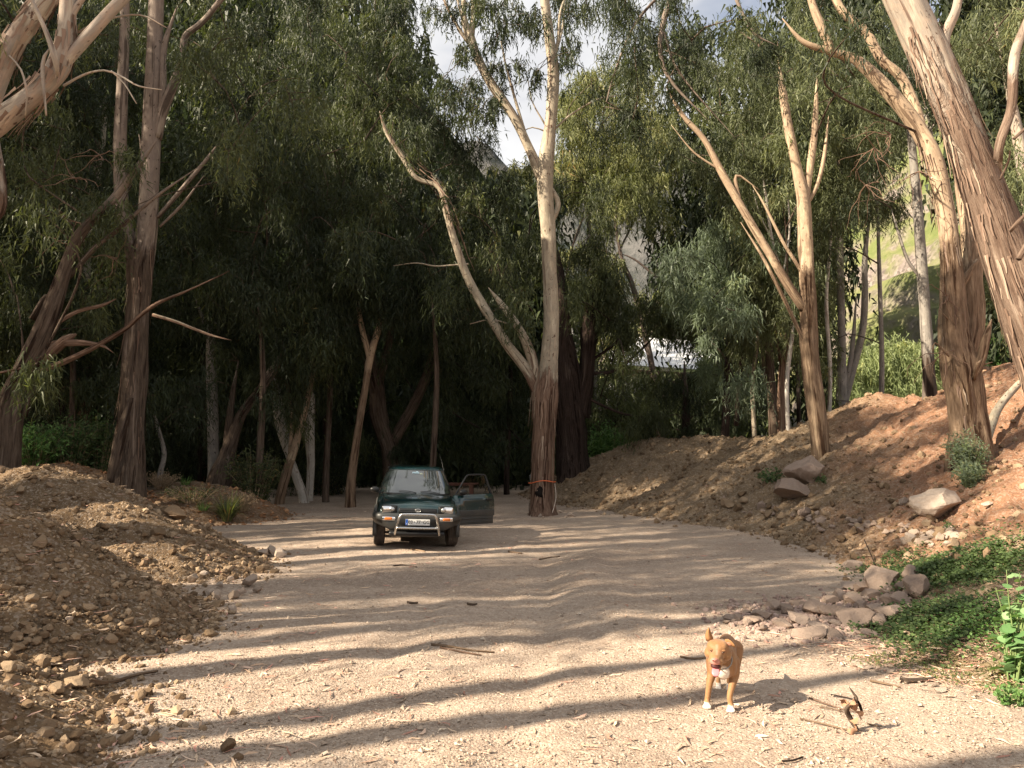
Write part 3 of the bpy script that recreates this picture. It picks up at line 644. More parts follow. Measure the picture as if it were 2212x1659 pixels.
def leaf_mesh(name, C, Rr, nl, L, W, rng, hang=1.0, kite=False):
    """drooping sprays of narrow leaves round clump centres C (n,3) of radius Rr"""
    k = 9; ns = max(1, int(nl/k)); n = len(C)*ns
    c = np.repeat(C, ns, 0); rr = np.repeat(Rr, ns); cr = np.repeat(rng.uniform(size=len(C)), ns)
    u = rng.normal(size=(n, 3)); u /= np.linalg.norm(u, axis=1)[:, None]; u *= (rng.uniform(size=n)**.6)[:, None]
    st = c + u*rr[:, None]*np.array([1, 1, .75]) + np.array([0, 0, .25])*rr[:, None]
    a = rng.uniform(0, 6.28, n); ho = np.stack([np.cos(a), np.sin(a), np.zeros(n)], 1); ln = rng.uniform(.5, 1.9, n)*rr*hang
    t = (np.arange(k)/(k - 1))[None, :, None]
    sp = st[:, None] + ho[:, None]*(ln[:, None, None]*.35*np.sqrt(t + .02)) - np.array([0, 0, 1])*(ln[:, None, None]*t**1.2)
    sp = (sp + rng.normal(0, .05, sp.shape)*rr[:, None, None]).reshape(-1, 3)
    N = len(sp); dr = np.array([0, 0, -1.0])*.9 + rng.normal(0, .42, (N, 3)) + np.repeat(ho, k, 0)*.25; dr /= np.linalg.norm(dr, axis=1)[:, None]
    sd_ = np.cross(dr, rng.normal(size=(N, 3))); sd_ /= np.linalg.norm(sd_, axis=1)[:, None] + 1e-9
    l = (L*rng.uniform(.6, 1.3, N))[:, None]; w = (W*rng.uniform(.7, 1.3, N))[:, None]
    rn = np.clip(.55*np.repeat(cr, k) + .45*rng.uniform(size=N), 0, 1)
    if kite:
        V = np.stack([sp, sp + dr*l*.45 + sd_*w*.5, sp + dr*l, sp + dr*l*.45 - sd_*w*.5], 1); f = np.arange(4*N).reshape(-1, 4); m_ = 4
    else:
        V = np.stack([sp + sd_*w*.5, sp - sd_*w*.5, sp + dr*l], 1); f = np.arange(3*N).reshape(-1, 3); m_ = 3
    return npmesh(name, V.reshape(-1, 3), f, {'rnd': ('FLOAT', np.repeat(rn, m_))}, False)
NLEAF = [0]; DENS = 1.45
def twig_mesh(name, skel, C, rng, r0=.02):
    """thin branchlets joining every clump to the nearest wood"""
    pts = [p for p in skel]; J = []; Vs = []; fs = []; n0 = 0
    S = np.array(skel); order = np.argsort(np.min(np.linalg.norm(C[:, None] - S[None], axis=2), axis=1)) if len(C) else []
    for i in order:
        A = np.array(pts); c = C[i]; dd = np.linalg.norm(A - c, axis=1) + np.maximum(0, A[:, 2] - c[2])*.9; a = A[np.argmin(dd)]
        if np.linalg.norm(c - a) > 7: pts.append(c); continue
        mid = (a + c)/2 + rng.normal(0, .12, 3)*np.linalg.norm(c - a) + np.array([0, 0, .12])*np.linalg.norm(c - a)
        r = min(.032, r0*(.6 + .35*np.linalg.norm(c - a))); e = c + (c - mid)*.15 + np.array([0, 0, -.15])
        V, f, bk, sm_ = tube(np.array([[*a, r], [*mid, r*.7], [*c, r*.4], [*e, r*.12]]), .5, 4, cap=False)
        Vs.append(V); fs.append(f[0] + n0); n0 += len(V); pts += [mid, c]
    if not Vs: return None
    return np.concatenate(Vs), np.concatenate(fs)
def tree(label, d, stems, bark='grey', crown=(), tint='dark', sm=(2.0, 6.0), cr=.6, nl=420, segs=None, group=None, base=True, seed=0, lm=1.0, name='eucalyptus_tree', spread=1.6, skelfree=False, groove=.16, nogap=True, hang=1.0, cat='eucalyptus tree', root=None, DX=1.0, barks=None, tips=7):
    seed = seed or int(abs(hash_s(label))) % 9973; rng = np.random.default_rng(seed)
    segs = segs or (40 if d < 12 else 28 if d < 20 else 18 if d < 28 else 11)
    root = None; skel = []
    for si, st in enumerate(stems):
        pts = []
        for q in st:
            dd = q[3] if len(q) > 3 else 0
            p = P(q[0], q[1], d + dd); pts.append([*p, q[2]*(d + dd)/F/2])
        if si == 0 and base:
            b = tz(pts[0][0], pts[0][1])
            if pts[0][2] > b - .15:
                pts.insert(0, [pts[0][0] + (pts[0][0] - pts[1][0])*.05, pts[0][1], b - .35, pts[0][3]*1.22])
            else: pts[0][2] = min(pts[0][2], b - .3)
        pts = np.array(pts)
        tg_ = np.gradient(pts[:, :3], axis=0); pts[:, 3] *= np.maximum(.72, np.abs(tg_[:, 2])/(np.hypot(tg_[:, 0], tg_[:, 2]) + 1e-9))*.96
        if root is None:
            gz = tz(pts[0][0], pts[0][1]) if base else pts[0][2]
            root = thing(name, label, cat, (pts[0][0], pts[0][1], gz), (0, 0, 0), group); off = np.array(root.location)
        if st[-1][1] > -20 and st[-1][2] > 3: pts[-1][3] *= .25
        if si and label.startswith('dark trunk at the left edge'): pts[:, 3] *= .75
        s5 = sstep(sm[0], sm[1], pts[:, 2]); P5 = np.column_stack([pts[:, :3] - off, pts[:, 3], s5])
        step = .09 if d < 12 else .14 if d < 20 else .22 if d < 30 else .4
        V, f, bk, s_ = tube(P5, step, segs if st[0][2]*d/F > .12 else max(7, segs//2), groove, .06, seed % 50 + si)
        link('trunk' if si == 0 else 'branch', npmesh('trunk', V, f, {'bark': ('FLOAT_VECTOR', bk), 'sm': ('FLOAT', s_)}), root, BARK[(barks or {}).get(si, bark)])
        sk = spline(pts[:, :3], .6); skel += [p for p in sk if p[2] > 2.2]
    C = []
    if crown and d > 18:
        for st in stems:
            if st[-1][1] > -20 and st[-1][2] > 3:
                for _ in range(tips): C.append(P(st[-1][0], st[-1][1] + 8, d - .5) + rng.normal(0, .55, 3))
    for b in crown:
        cx, cy, rx, ry, lay = b[:5]; dd = b[5] if len(b) > 5 else 0; D = d + dd
        n = max(2, int(DX*DENS*lay*rx*ry/((cr*F/D)**2)))
        a = rng.uniform(0, 6.283, n); r = np.sqrt(rng.uniform(size=n)); X = cx + rx*r*np.cos(a); Y = cy + ry*r*np.sin(a)
        for x_, y_ in zip(X, Y): C.append(P(x_, y_, max(3, D + rng.normal(0, spread))))
    if C:
        C = np.array(C); g = terrain(C[:, 0], C[:, 1]); ok = C[:, 2] > g + .5
        Rr = cr*rng.uniform(.6, 1.25, len(C))
        if nogap: ok &= ~in_gap(C, Rr)
        C, Rr = C[ok], Rr[ok]
        if len(C):
            L = (.11 + .0054*d)*lm; W = (.013 + .0008*d)*lm; 
            me = leaf_mesh('crown', C - off, Rr, nl, L, W, rng, hang, d < 11); NLEAF[0] += len(me.polygons)
            tag(link('crown', me, root, LEAF[tint]), kind='stuff')
            tw = twig_mesh('branchlets', skel if skel else [C[0]], C, rng)
            if tw: tag(link('branchlets', npmesh('branchlets', tw[0] - off, tw[1], {'bark': ('FLOAT_VECTOR', tw[0]), 'sm': ('FLOAT', np.zeros(len(tw[0])))}), root, BARK['brown' if bark != 'dark' else 'dark']), kind='stuff')
    return root
def hash_s(s):
    h = 7
    for ch in s: h = (h*31 + ord(ch)) & 0xffffff
    return h
def dead_sprays(root, d, starts, rng, bark='pale', n=5, L=60, r=.012, down=.4, name='dead_twig'):
    """leafless crooked twigs, one part each start"""
    off = np.array(root.location)
    for (px, py) in starts:
        J = Join(); bks = []; p0 = P(px, py, d)
        for k in range(n):
            p = p0.copy(); a = rng.uniform(-1, 1); dr = np.array([math.sin(a*2.2), rng.normal(0, .4), rng.uniform(-down, .5)]); pts = []
            for i in range(7):
                pts.append([*(p - off), r*(1 - i/7.5)]); dr += rng.normal(0, .38, 3) + np.array([0, 0, -.12]); dr /= np.linalg.norm(dr); p = p + dr*L*d/F/5
            V, f, bk, s_ = tube(np.array(pts), .3, 5, cap=False); J.add(V, f)
        me = J.mesh(name); me.attributes.new('bark', 'FLOAT_VECTOR', 'POINT')
        link(name, me, root, BARK[bark])
def peel(root, d, path, n, rng, L=(.2, .7), W=(.02, .06), mat=None, name='peeling_bark'):
    """curling bark ribbons hanging off a stem whose picture path is rows x,y,w"""
    off = np.array(root.location); q = spline(np.array([[*P(a, b, d), w*d/F/2] for a, b, w in path]), .1); t, nn, bb = frames(q[:, :3])
    Vs, fs, rn, m0 = [], [], [], 0
    for k in range(n):
        i = rng.integers(2, len(q) - 2); th = rng.uniform(0, 6.28); o = nn[i]*math.cos(th) + bb[i]*math.sin(th)
        tg = np.cross(t[i], o); ln = rng.uniform(*L); w = rng.uniform(*W); p = q[i, :3] + o*q[i, 3]*.97; dr = -t[i]*np.sign(t[i][2]); cur = rng.uniform(.1, .9); rows = []
        dn = dr*.85 + np.array([0, 0, -.15])
        for j in range(6):
            ww = w*(1 - .13*j); rows += [p + tg*ww/2 - off, p - tg*ww/2 + o*ww*.25 - off]
            p = p + (dn + o*(.03 + cur*.06*j) + tg*rng.normal(0, .1))*ln/5
        Vs += rows; fs += [[m0 + 2*j, m0 + 2*j + 1, m0 + 2*j + 3, m0 + 2*j + 2] for j in range(5)]; m0 += 12; rn += [rng.uniform()]*12
    return tag(link(name, npmesh(name, np.array(Vs), np.array(fs), {'rnd': ('FLOAT', np.array(rn))}, True), root, mat or MAT_PEEL), kind='stuff')
MAT_PEEL = litter_mat('peeling_bark', [(0, (.09, .055, .038)), (.4, (.19, .125, .09)), (.8, (.27, .19, .14)), (1, (.40, .32, .24))])
RT = np.random.default_rng(3)

# --- central forked tree
t_c = tree('slender forked tree standing alone in the middle of the road, orange tape round its foot', 21.5,
 [[(1171, 1112, 66), (1171, 1085, 54), (1173, 1000, 50), (1174, 920, 48), (1176, 850, 56), (1184, 800, 44), (1191, 700, 36), (1188, 600, 34), (1184, 500, 34), (1178, 420, 36), (1178, 360, 38), (1190, 260, 27), (1195, 160, 27), (1184, 60, 23), (1170, -60, 20), (1165, -200, 14)],
  [(1168, 860, 34), (1138, 800, 30), (1096, 745, 27), (1048, 668, 24), (1011, 601, 22), (985, 530, 18), (966, 465, 16), (948, 405, 14), (900, 385, 15), (870, 340, 14), (835, 285, 12), (820, 240, 7)],
  [(1160, 830, 20), (1147, 768, 25), (1120, 708, 22), (1085, 660, 19), (1055, 621, 6)],
  [(1170, 385, 28), (1140, 315, 23), (1105, 245, 24), (1060, 180, 26), (1032, 125, 22), (1016, 80, 22), (1002, 30, 12), (1004, -60, 9)],
  [(1018, 90, 14), (1022, 40, 11), (1024, -60, 9)], [(1012, 92, 12), (990, 60, 9), (960, 0, 7), (950, -60, 6)], [(1008, 85, 7), (995, 30, 5), (978, -50, 4)],
  [(1146, 325, 9), (1120, 240, 7), (1095, 150, 5), (1082, 90, 3)],
  [(1186, 292, 7), (1230, 250, 6), (1290, 215, 5), (1340, 205, 3)], [(1188, 490, 10), (1206, 440, 13), (1188, 395, 8), (1198, 330, 5)],
  [(1192, 155, 8), (1205, 90, 8), (1212, 20, 6), (1240, -40, 4)], [(1188, 160, 6), (1215, 60, 5), (1220, -30, 4)],
  [(1180, 285, 5), (1150, 275, 4), (1120, 290, 2)], [(1178, 270, 5), (1150, 220, 3), (1140, 170, 2)],
  [(1012, 570, 7), (985, 572, 5), (940, 575, 5), (900, 568, 4), (850, 574, 2)], [(1100, 700, 6), (1060, 690, 4), (1015, 700, 3)]],
 'pale', [], 'mid', (3.3, 4.8), groove=.2, lm=.9)
o_ = np.array(t_c.location)
def crown_extra(root, d, blobs, tint, rng, cr=.3, nl=70, lm=.9, hang=1.3, spread=.8):
    C = []
    for cx, cy, rx, ry, n in blobs:
        a = rng.uniform(0, 6.28, n); r = np.sqrt(rng.uniform(size=n))
        for x_, y_ in zip(cx + rx*r*np.cos(a), cy + ry*r*np.sin(a)): C.append(P(x_, y_, d + rng.normal(0, spread)))
    C = np.array(C); off = np.array(root.location); me = leaf_mesh('crown', C - off, cr*rng.uniform(.6, 1.3, len(C)), nl, (.11 + .005*d)*lm, (.018 + .0011*d)*lm, rng, hang)
    NLEAF[0] += len(me.polygons); tag(link('crown', me, root, LEAF[tint]), kind='stuff')
    tw = twig_mesh('b', [c for c in C[:3]], C, rng, .012); 
    if tw: tag(link('branchlets', npmesh('branchlets', tw[0] - off, tw[1], {'bark': ('FLOAT_VECTOR', tw[0]), 'sm': ('FLOAT', np.zeros(len(tw[0])))}), root, BARK['brown']), kind='stuff')
crown_extra(t_c, 21.5, [(960, 15, 40, 30, 12), (1040, 25, 30, 25, 10), (1082, 45, 18, 45, 12), (1050, 0, 60, 15, 12), (1140, 30, 30, 26, 14), (1165, 60, 12, 40, 6), (1012, 110, 26, 16, 9), (1068, 92, 10, 10, 3), (1078, 165, 22, 40, 10), (1020, 195, 20, 30, 10), (1078, 225, 10, 15, 4),
  (1160, 155, 10, 25, 5), (1122, 140, 8, 10, 3), (1230, 70, 30, 60, 18), (1225, 0, 40, 30, 14), (1055, 235, 25, 22, 9), (1000, 225, 30, 40, 14), (960, 190, 25, 30, 12), (1275, 200, 50, 20, 8)], 'dark', RT)
crown_extra(t_c, 21.8, [(1130, 680, 30, 60, 7), (1080, 560, 40, 50, 8), (980, 440, 60, 60, 12), (870, 300, 50, 60, 12)], 'mid', RT)
peel(t_c, 21.5, [(1173, 900, 50), (1176, 840, 60), (1184, 780, 48)], 90, RT, (.3, .9), (.02, .05))
peel(t_c, 21.5, [(1171, 1100, 58), (1172, 1000, 50), (1174, 900, 48)], 60, RT, (.3, .8), (.02, .04))
peel(t_c, 21.5, [(1005, 560, 23), (950, 405, 16), (870, 340, 14)], 40, RT, (.3, .9), (.02, .04))
# cavity and tape at the foot
MAT_CHAR = simple('charred_wood', (.015, .012, .01), .9, .1)
MAT_TAPE = simple('orange_tape', (.75, .16, .05), .5, .4)
def on(px, py, d, dy): q = P(px, py, d); return q + np.array([0, dy, 0]) - o_
v, f = rock_v(71, 3, 3, .25, (1, .5, 1.6)); c = on(1164, 1062, 21.5, -.30)
link('cavity', npmesh('cavity', v*.19 + c, f, None, True), t_c, MAT_CHAR)
th = np.linspace(0, 6.283, 33)[:-1]; cc = on(1171, 1042, 21.5, 0)
ring = np.array([[cc[0] + .385*math.cos(a), cc[1] + .385*math.sin(a), cc[2] + .02*math.sin(3*a) - .05*math.cos(a - 2), .014] for a in th]); ring = np.vstack([ring, ring[:1]])
V, f, bk, s_ = tube(ring, .1, 6, cap=False); link('tape', npmesh('tape', V, f), t_c, MAT_TAPE)
V, f, bk, s_ = tube(np.array([[*on(1198, 1044, 21.5, -.12), .012], [*on(1200, 1075, 21.5, -.2), .01], [*on(1192, 1105, 21.5, -.35), .01]]), .1, 6); link('tape', npmesh('tape', V, f), t_c, simple('tape_end', (.6, .5, .42), .6))

# --- big leaning limb tree, top left corner (close)
t_a = tree('close leaning tree whose peeling cream and rust limbs cross the top left corner', 7.0,
 [[(-520, 1500, 120), (-430, 1000, 110), (-260, 560, 100), (-120, 350, 86), (-10, 268, 76), (60, 215, 62), (105, 175, 58), (128, 140, 54), (142, 90, 42), (146, 30, 36), (150, -60, 32), (158, -200, 26)],
  [(120, 160, 30), (175, 95, 36), (225, 40, 34), (285, -25, 32), (350, -110, 28)], [(-70, 330, 60, .5), (-5, 165, 50, .5), (45, 70, 52, .5), (95, 10, 50, .5), (150, -70, 46, .5)],
  [(60, -20, 9, -.3), (100, 70, 11, -.3), (120, 130, 14, -.3), (124, 165, 16, -.2)], [(147, 85, 14), (158, 30, 15), (190, -20, 14)],
  [(138, 185, 9, -.1), (180, 162, 7, -.2), (225, 152, 6, -.3), (262, 165, 6, -.3), (300, 186, 5, -.4), (350, 194, 3, -.4)], [(240, 153, 5, -.3), (268, 180, 4, -.3), (295, 224, 3, -.3)],
  [(20, 120, 5, -.4), (45, 150, 5, -.4), (58, 200, 5, -.4), (55, 250, 3, -.3)], [(168, 70, 7, .2), (220, 45, 6, .2), (300, 32, 5, .2), (360, 60, 3, .2)], [(-120, 480, 34, .8), (-10, 470, 26, .8), (2, 400, 22, .8), (-4, 300, 18, .8)],
  [(100, 250, 4, -.3), (92, 140, 9, -.3), (110, 100, 6, -.3)]],
 'pink', [(-10, 20, 40, 40, 1.4)], 'yellow', (1.6, 7.5), cr=.22, nl=60, spread=.3, groove=.10, lm=.75)
peel(t_a, 7.0, [(-10, 268, 74), (105, 175, 58), (142, 90, 42), (146, 0, 36)], 110, RT, (.05, .3), (.015, .05))
peel(t_a, 7.5, [(-5, 165, 50), (45, 70, 52), (150, -70, 46)], 70, RT, (.08, .4), (.015, .05))
# --- left edge leaning trunk with dead limbs
t_b = tree('dark trunk at the left edge that leans right into pale broken dead limbs', 16.0,
 [[(8, 1040, 74), (14, 960, 62), (22, 880, 60), (52, 800, 50), (85, 735, 48), (115, 660, 40), (138, 590, 30), (165, 520, 28), (205, 470, 26), (245, 430, 24), (290, 370, 18), (340, 300, 14)],
  [(128, 620, 22), (140, 570, 22), (152, 530, 14), (160, 490, 8)], [(60, 800, 34), (100, 770, 36), (140, 735, 38), (165, 722, 24)], [(62, 808, 30), (130, 785, 24), (200, 752, 20), (268, 712, 18), (305, 680, 16), (340, 655, 14), (400, 630, 9), (470, 598, 5), (495, 585, 3)],
  [(100, 745, 22), (150, 740, 30), (215, 745, 14), (245, 762, 9)], [(128, 695, 18), (170, 672, 16), (220, 660, 13), (252, 645, 8)], [(0, 805, 9, -.4), (35, 798, 10, -.4), (55, 792, 9, -.3)], [(52, 790, 8), (50, 750, 8), (45, 700, 6)],
  [(70, 690, 22), (100, 640, 18), (120, 650, 12)], [(330, 680, 14), (380, 695, 13), (450, 722, 10), (500, 735, 8)], [(150, 600, 14, .3), (200, 540, 20, .3), (250, 500, 18, .3), (330, 430, 14, .3), (430, 360, 10, .3)], [(52, 900, 16), (75, 820, 14), (88, 760, 9)]],
 'brown', [(60, 320, 90, 220, .8), (190, 330, 90, 200, .6, 3), (40, 560, 60, 120, .6), (60, 810, 45, 60, .5), (230, 480, 70, 60, .4, 2)], 'mid', (5.5, 9.0), seed=17, barks={2: 'pale', 3: 'pale', 4: 'pale', 5: 'pale', 6: 'pale', 9: 'pale'})  # pale bark puts sunlit highlights into the dead limbs' colour
dead_sprays(t_b, 16.5, [(215, 335), (160, 385), (165, 480), (120, 520), (245, 560)], RT, 'pale', 6, 70, .012)
# --- thick straight twin-stemmed trunk, left
t_d = tree('thick straight brown trunk behind the left heaps, dividing into two tall upright stems', 17.5,
 [[(276, 1045, 74), (279, 990, 66), (284, 900, 55), (293, 760, 50), (300, 650, 48), (303, 580, 56), (316, 500, 44), (324, 380, 42), (327, 250, 38), (334, 120, 36), (338, 0, 33), (345, -150, 28)],
  [(302, 600, 40), (283, 530, 32), (265, 460, 29), (260, 340, 28), (262, 240, 26), (268, 100, 22), (272, -80, 18)],
  [(337, 300, 24), (350, 245, 26), (372, 190, 22), (395, 130, 18), (400, 80, 16), (440, 45, 17), (500, -30, 15)], [(350, 240, 16), (352, 180, 16), (355, 100, 14), (380, 20, 12)], [(320, 380, 10), (310, 340, 10), (300, 290, 6)],
  [(340, 470, 12), (400, 400, 12), (450, 340, 10), (480, 300, 7)], [(345, 490, 8), (395, 440, 8), (440, 380, 6)]],
 'brown', [(330, 60, 200, 110, 1.0, 3), (510, 350, 60, 60, .9, -1), (480, 80, 110, 80, .8, 1)], 'mid', (4.5, 9), groove=.2, seed=23)
peel(t_d, 17.5, [(276, 1030, 70), (284, 900, 55), (300, 650, 48), (316, 500, 44)], 90, RT, (.3, 1.0), (.02, .05))
V, f, bk, s_ = tube(np.array([[*(P(240, 1040, 17.2) - np.array(t_d.location)), .12], [*(P(262, 950, 17.2) - np.array(t_d.location)), .13], [*(P(285, 860, 17.3) - np.array(t_d.location)), .08]]), .12, 14, .2, .05, 4)
link('buttress_root', npmesh('buttress_root', V, f, {'bark': ('FLOAT_VECTOR', bk), 'sm': ('FLOAT', s_)}), t_d, BARK['brown'])

# --- trunks in the shade behind
def bgt(label, d, stems, bark, crown, tint='dark', **k): return tree(label, d, stems, bark, crown, tint, group='trees in the shaded wood behind the car', **k)
bgt('smooth grey upright trunk left of the slanting dark one, above the rusty heap', 24, [[(462, 1030, 26), (459, 900, 25), (456, 760, 22), (455, 720, 20), (440, 690, 12), (420, 640, 8)], [(456, 760, 12), (470, 690, 10), (480, 620, 6)]], 'grey', [(300, 560, 170, 140, .9), (450, 520, 150, 160, 1.0)], sm=(0, 1))
bgt('dark trunk slanting up to the right behind the grass clump', 23, [[(478, 1040, 60), (490, 985, 34), (520, 900, 24), (560, 845, 22), (605, 775, 18), (650, 710, 12)], [(488, 990, 20), (500, 870, 14), (515, 780, 9)], [(540, 870, 10), (585, 820, 9), (640, 720, 6)]], 'brown', [(640, 560, 150, 150, 1.0), (600, 680, 90, 70, .5)])
bgt('white-barked broken trunk patched with sun, left of the thin leaning trunks', 26, [[(655, 1075, 22), (625, 985, 18), (610, 930, 24), (600, 870, 26), (592, 830, 20), (585, 790, 10)]], 'white', [(620, 420, 150, 160, 1.1, 2)], sm=(-1, 0))
bgt('thin leaning trunk with rusty foot crossing in front of the white ones', 25, [[(604, 1080, 22), (620, 1020, 20), (640, 955, 17), (660, 880, 14), (680, 790, 8), (690, 720, 5)], [(625, 1000, 9), (630, 900, 8), (615, 820, 4)]], 'tan', [(700, 640, 70, 40, 1.0), (690, 700, 45, 40, .7, -1)], 'mid', sm=(1, 2))
bgt('white-barked upright trunk catching sun, right of the thin leaning trunk', 27, [[(668, 1075, 18), (672, 1000, 18), (668, 930, 22), (672, 870, 17), (668, 800, 12), (680, 700, 8)]], 'white', [(760, 330, 160, 180, 1.2, 3)], sm=(-1, 0))
bgt('tall tan trunk leaning slightly right, left of the car', 24, [[(757, 1060, 22), (762, 1010, 19), (775, 920, 17), (790, 830, 16), (800, 770, 17), (820, 700, 13), (830, 640, 10)], [(800, 780, 14), (780, 700, 12), (765, 600, 9)]], 'tan', [(800, 520, 140, 130, 1.0)], sm=(3.5, 5))
bgt('wide dark forked trunk rising directly behind the car roof', 29, [[(850, 1040, 52), (842, 970, 40), (820, 900, 40), (812, 830, 34), (790, 740, 30), (770, 660, 22)], [(845, 960, 30), (890, 880, 24), (930, 790, 20), (950, 690, 16)], [(814, 850, 18), (840, 740, 18), (860, 620, 12)]], 'brown', [(900, 600, 160, 120, 1.0), (860, 760, 120, 80, .5)], sm=(9, 12))
bgt('thin dark sapling trunk behind the second heap', 21, [[(345, 1030, 12), (355, 980, 10), (340, 920, 8), (325, 860, 5)]], 'grey', [(360, 850, 80, 60, .5)], sm=(0, 1))
t_e = tree('massive dark furrowed trunk with twin stems right of the forked central tree', 28,
 [[(1238, 1030, 80), (1236, 960, 70), (1228, 860, 66), (1218, 760, 52), (1212, 680, 44), (1207, 600, 28), (1205, 540, 16)], [(1252, 900, 44), (1266, 820, 38), (1272, 720, 36), (1280, 640, 28), (1284, 580, 16)],
  [(1272, 808, 12), (1330, 800, 10), (1380, 760, 8), (1440, 700, 5)], [(1275, 780, 9), (1330, 740, 8), (1370, 680, 5)], [(1270, 860, 9), (1310, 880, 8), (1350, 895, 7), (1410, 905, 4)], [(1272, 770, 8), (1300, 700, 7), (1310, 640, 4)]],
 'dark', [(1250, 480, 90, 130, .8), (1330, 640, 110, 60, .7), (1340, 700, 90, 50, .3), (1150, 560, 60, 80, .8)], 'mid', (50, 60), groove=.25)
# central/left dense crowns filling the wood; trunks mostly hidden
def hid(label, d, x, crown, tint, bark='brown', **k):
    xx = x; ytop = min(c[1] - c[3]*.3 for c in crown)
    w = 15*24/d
    return bgt(label, d, [[(xx, 1010, w), (xx + 8, 800, w*.8), (xx - 6, max(600, ytop), w*.5)]], bark, crown, tint, sm=(3, 8), **k)
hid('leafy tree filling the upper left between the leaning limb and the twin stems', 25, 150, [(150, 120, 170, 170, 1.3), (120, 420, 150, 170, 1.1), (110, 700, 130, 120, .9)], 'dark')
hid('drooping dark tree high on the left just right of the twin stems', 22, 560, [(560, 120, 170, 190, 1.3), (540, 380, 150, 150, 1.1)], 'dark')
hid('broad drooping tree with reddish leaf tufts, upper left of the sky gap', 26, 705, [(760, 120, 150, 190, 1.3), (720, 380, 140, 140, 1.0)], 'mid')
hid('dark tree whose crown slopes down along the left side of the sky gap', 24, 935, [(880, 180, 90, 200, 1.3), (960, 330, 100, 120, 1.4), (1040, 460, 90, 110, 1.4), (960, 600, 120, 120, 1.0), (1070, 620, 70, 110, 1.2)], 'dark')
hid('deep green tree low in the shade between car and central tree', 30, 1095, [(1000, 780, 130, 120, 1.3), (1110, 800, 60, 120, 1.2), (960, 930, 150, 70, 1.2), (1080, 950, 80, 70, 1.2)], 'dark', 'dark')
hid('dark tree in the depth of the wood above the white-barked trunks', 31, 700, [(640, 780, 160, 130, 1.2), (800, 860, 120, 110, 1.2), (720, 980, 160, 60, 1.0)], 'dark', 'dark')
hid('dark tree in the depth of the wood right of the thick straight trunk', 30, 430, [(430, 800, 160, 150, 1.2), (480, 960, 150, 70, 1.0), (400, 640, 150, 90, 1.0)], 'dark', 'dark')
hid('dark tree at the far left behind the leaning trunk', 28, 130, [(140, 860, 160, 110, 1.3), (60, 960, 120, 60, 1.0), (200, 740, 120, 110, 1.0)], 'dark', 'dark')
crown_extra(t_d, 16.5, [(520, 330, 45, 60, 12), (640, 210, 60, 40, 9), (455, 120, 50, 60, 8), (240, 470, 40, 40, 6)], 'mid', RT, cr=.42, nl=130)
crown_extra(t_b, 19, [(110, 330, 70, 120, 10), (200, 640, 60, 50, 6), (250, 560, 40, 50, 5)], 'mid', RT, cr=.45, nl=120)
# --- right side
t_r = tree('slim golden trunk on the right embankment with a long limb slanting up left', 20.5,
 [[(1777, 1018, 46), (1774, 970, 38), (1764, 880, 37), (1750, 760, 38), (1746, 660, 36), (1742, 560, 32), (1738, 470, 32), (1734, 420, 28), (1718, 350, 23), (1702, 270, 20), (1692, 205, 18), (1680, 130, 10)],
  [(1738, 445, 18), (1748, 370, 17), (1758, 300, 16), (1762, 240, 12), (1765, 160, 8)], [(1744, 440, 12), (1765, 400, 10), (1780, 340, 9), (1790, 250, 6)],
  [(1740, 670, 24), (1705, 620, 23), (1660, 545, 21), (1615, 470, 20), (1560, 375, 18), (1520, 300, 15), (1475, 250, 12), (1440, 190, 8)], [(1600, 450, 12), (1590, 380, 10), (1640, 410, 6)], [(1738, 740, 10), (1700, 660, 9), (1650, 560, 8), (1600, 480, 6)],
  [(1745, 610, 10), (1715, 560, 9), (1690, 520, 8), (1650, 440, 6), (1625, 400, 4)], [(1560, 370, 8), (1500, 330, 6), (1450, 270, 4)]],
 'tan', [(1450, 180, 90, 80, .6), (1640, 240, 90, 100, .6, 2), (1800, 130, 90, 120, .8), (1690, 150, 60, 60, .6, .8), (1765, 130, 50, 60, .6, .8)], 'mid', (4.6, 9.5), groove=.2, tips=0)
t_g = tree('stout fibrous trunk on the right bank with green sprouts round its foot', 15.5,
 [[(2102, 1040, 110), (2098, 985, 86), (2090, 920, 72), (2082, 850, 68), (2072, 790, 74), (2062, 720, 62), (2058, 620, 52), (2052, 540, 44), (2040, 450, 40), (2018, 350, 40), (1990, 290, 40), (1955, 240, 42), (1905, 180, 42), (1850, 130, 34), (1790, 110, 24), (1735, 90, 16), (1690, 40, 10)],
  [(1995, 300, 26), (1975, 230, 26), (1945, 165, 26), (1905, 130, 26), (1870, 70, 26), (1820, 25, 22), (1790, -40, 20)], [(1800, 118, 20), (1775, 60, 22), (1755, 10, 18), (1740, -60, 15)],
  [(2082, 800, 44, .3), (2096, 700, 52, .4), (2092, 600, 52, .5), (2100, 500, 46, .6), (2080, 380, 36, .8), (2060, 250, 26, 1)], [(2098, 830, 20, -.2), (2118, 780, 22, -.3), (2130, 730, 18, -.3), (2142, 690, 10, -.3)], [(2115, 790, 9, -.3), (2145, 782, 6, -.4)], [(2104, 820, 8, -.3), (2112, 785, 8, -.5), (2122, 775, 4, -.5)],
  [(2062, 640, 12, .2), (2085, 600, 20, .2), (2110, 560, 18, .2)], [(2050, 770, 6, -.4), (2020, 740, 5, -.4), (2015, 760, 3, -.4)], [(2048, 690, 5, -.3), (2030, 670, 4, -.3)]],
 'tan', [(1900, 40, 120, 60, .5), (1760, 60, 70, 70, .6, 1)], 'dark', (4.0, 8.5), groove=.22)
peel(t_g, 15.5, [(2098, 985, 86), (2082, 850, 68), (2062, 720, 62), (2052, 540, 44), (1990, 290, 40)], 170, RT, (.15, .6), (.015, .045))
dead_sprays(t_g, 15.2, [(1925, 290), (1985, 370), (1890, 320), (1870, 400), (2045, 640), (2040, 760)], RT, 'pale', 7, 90, .01, .9)
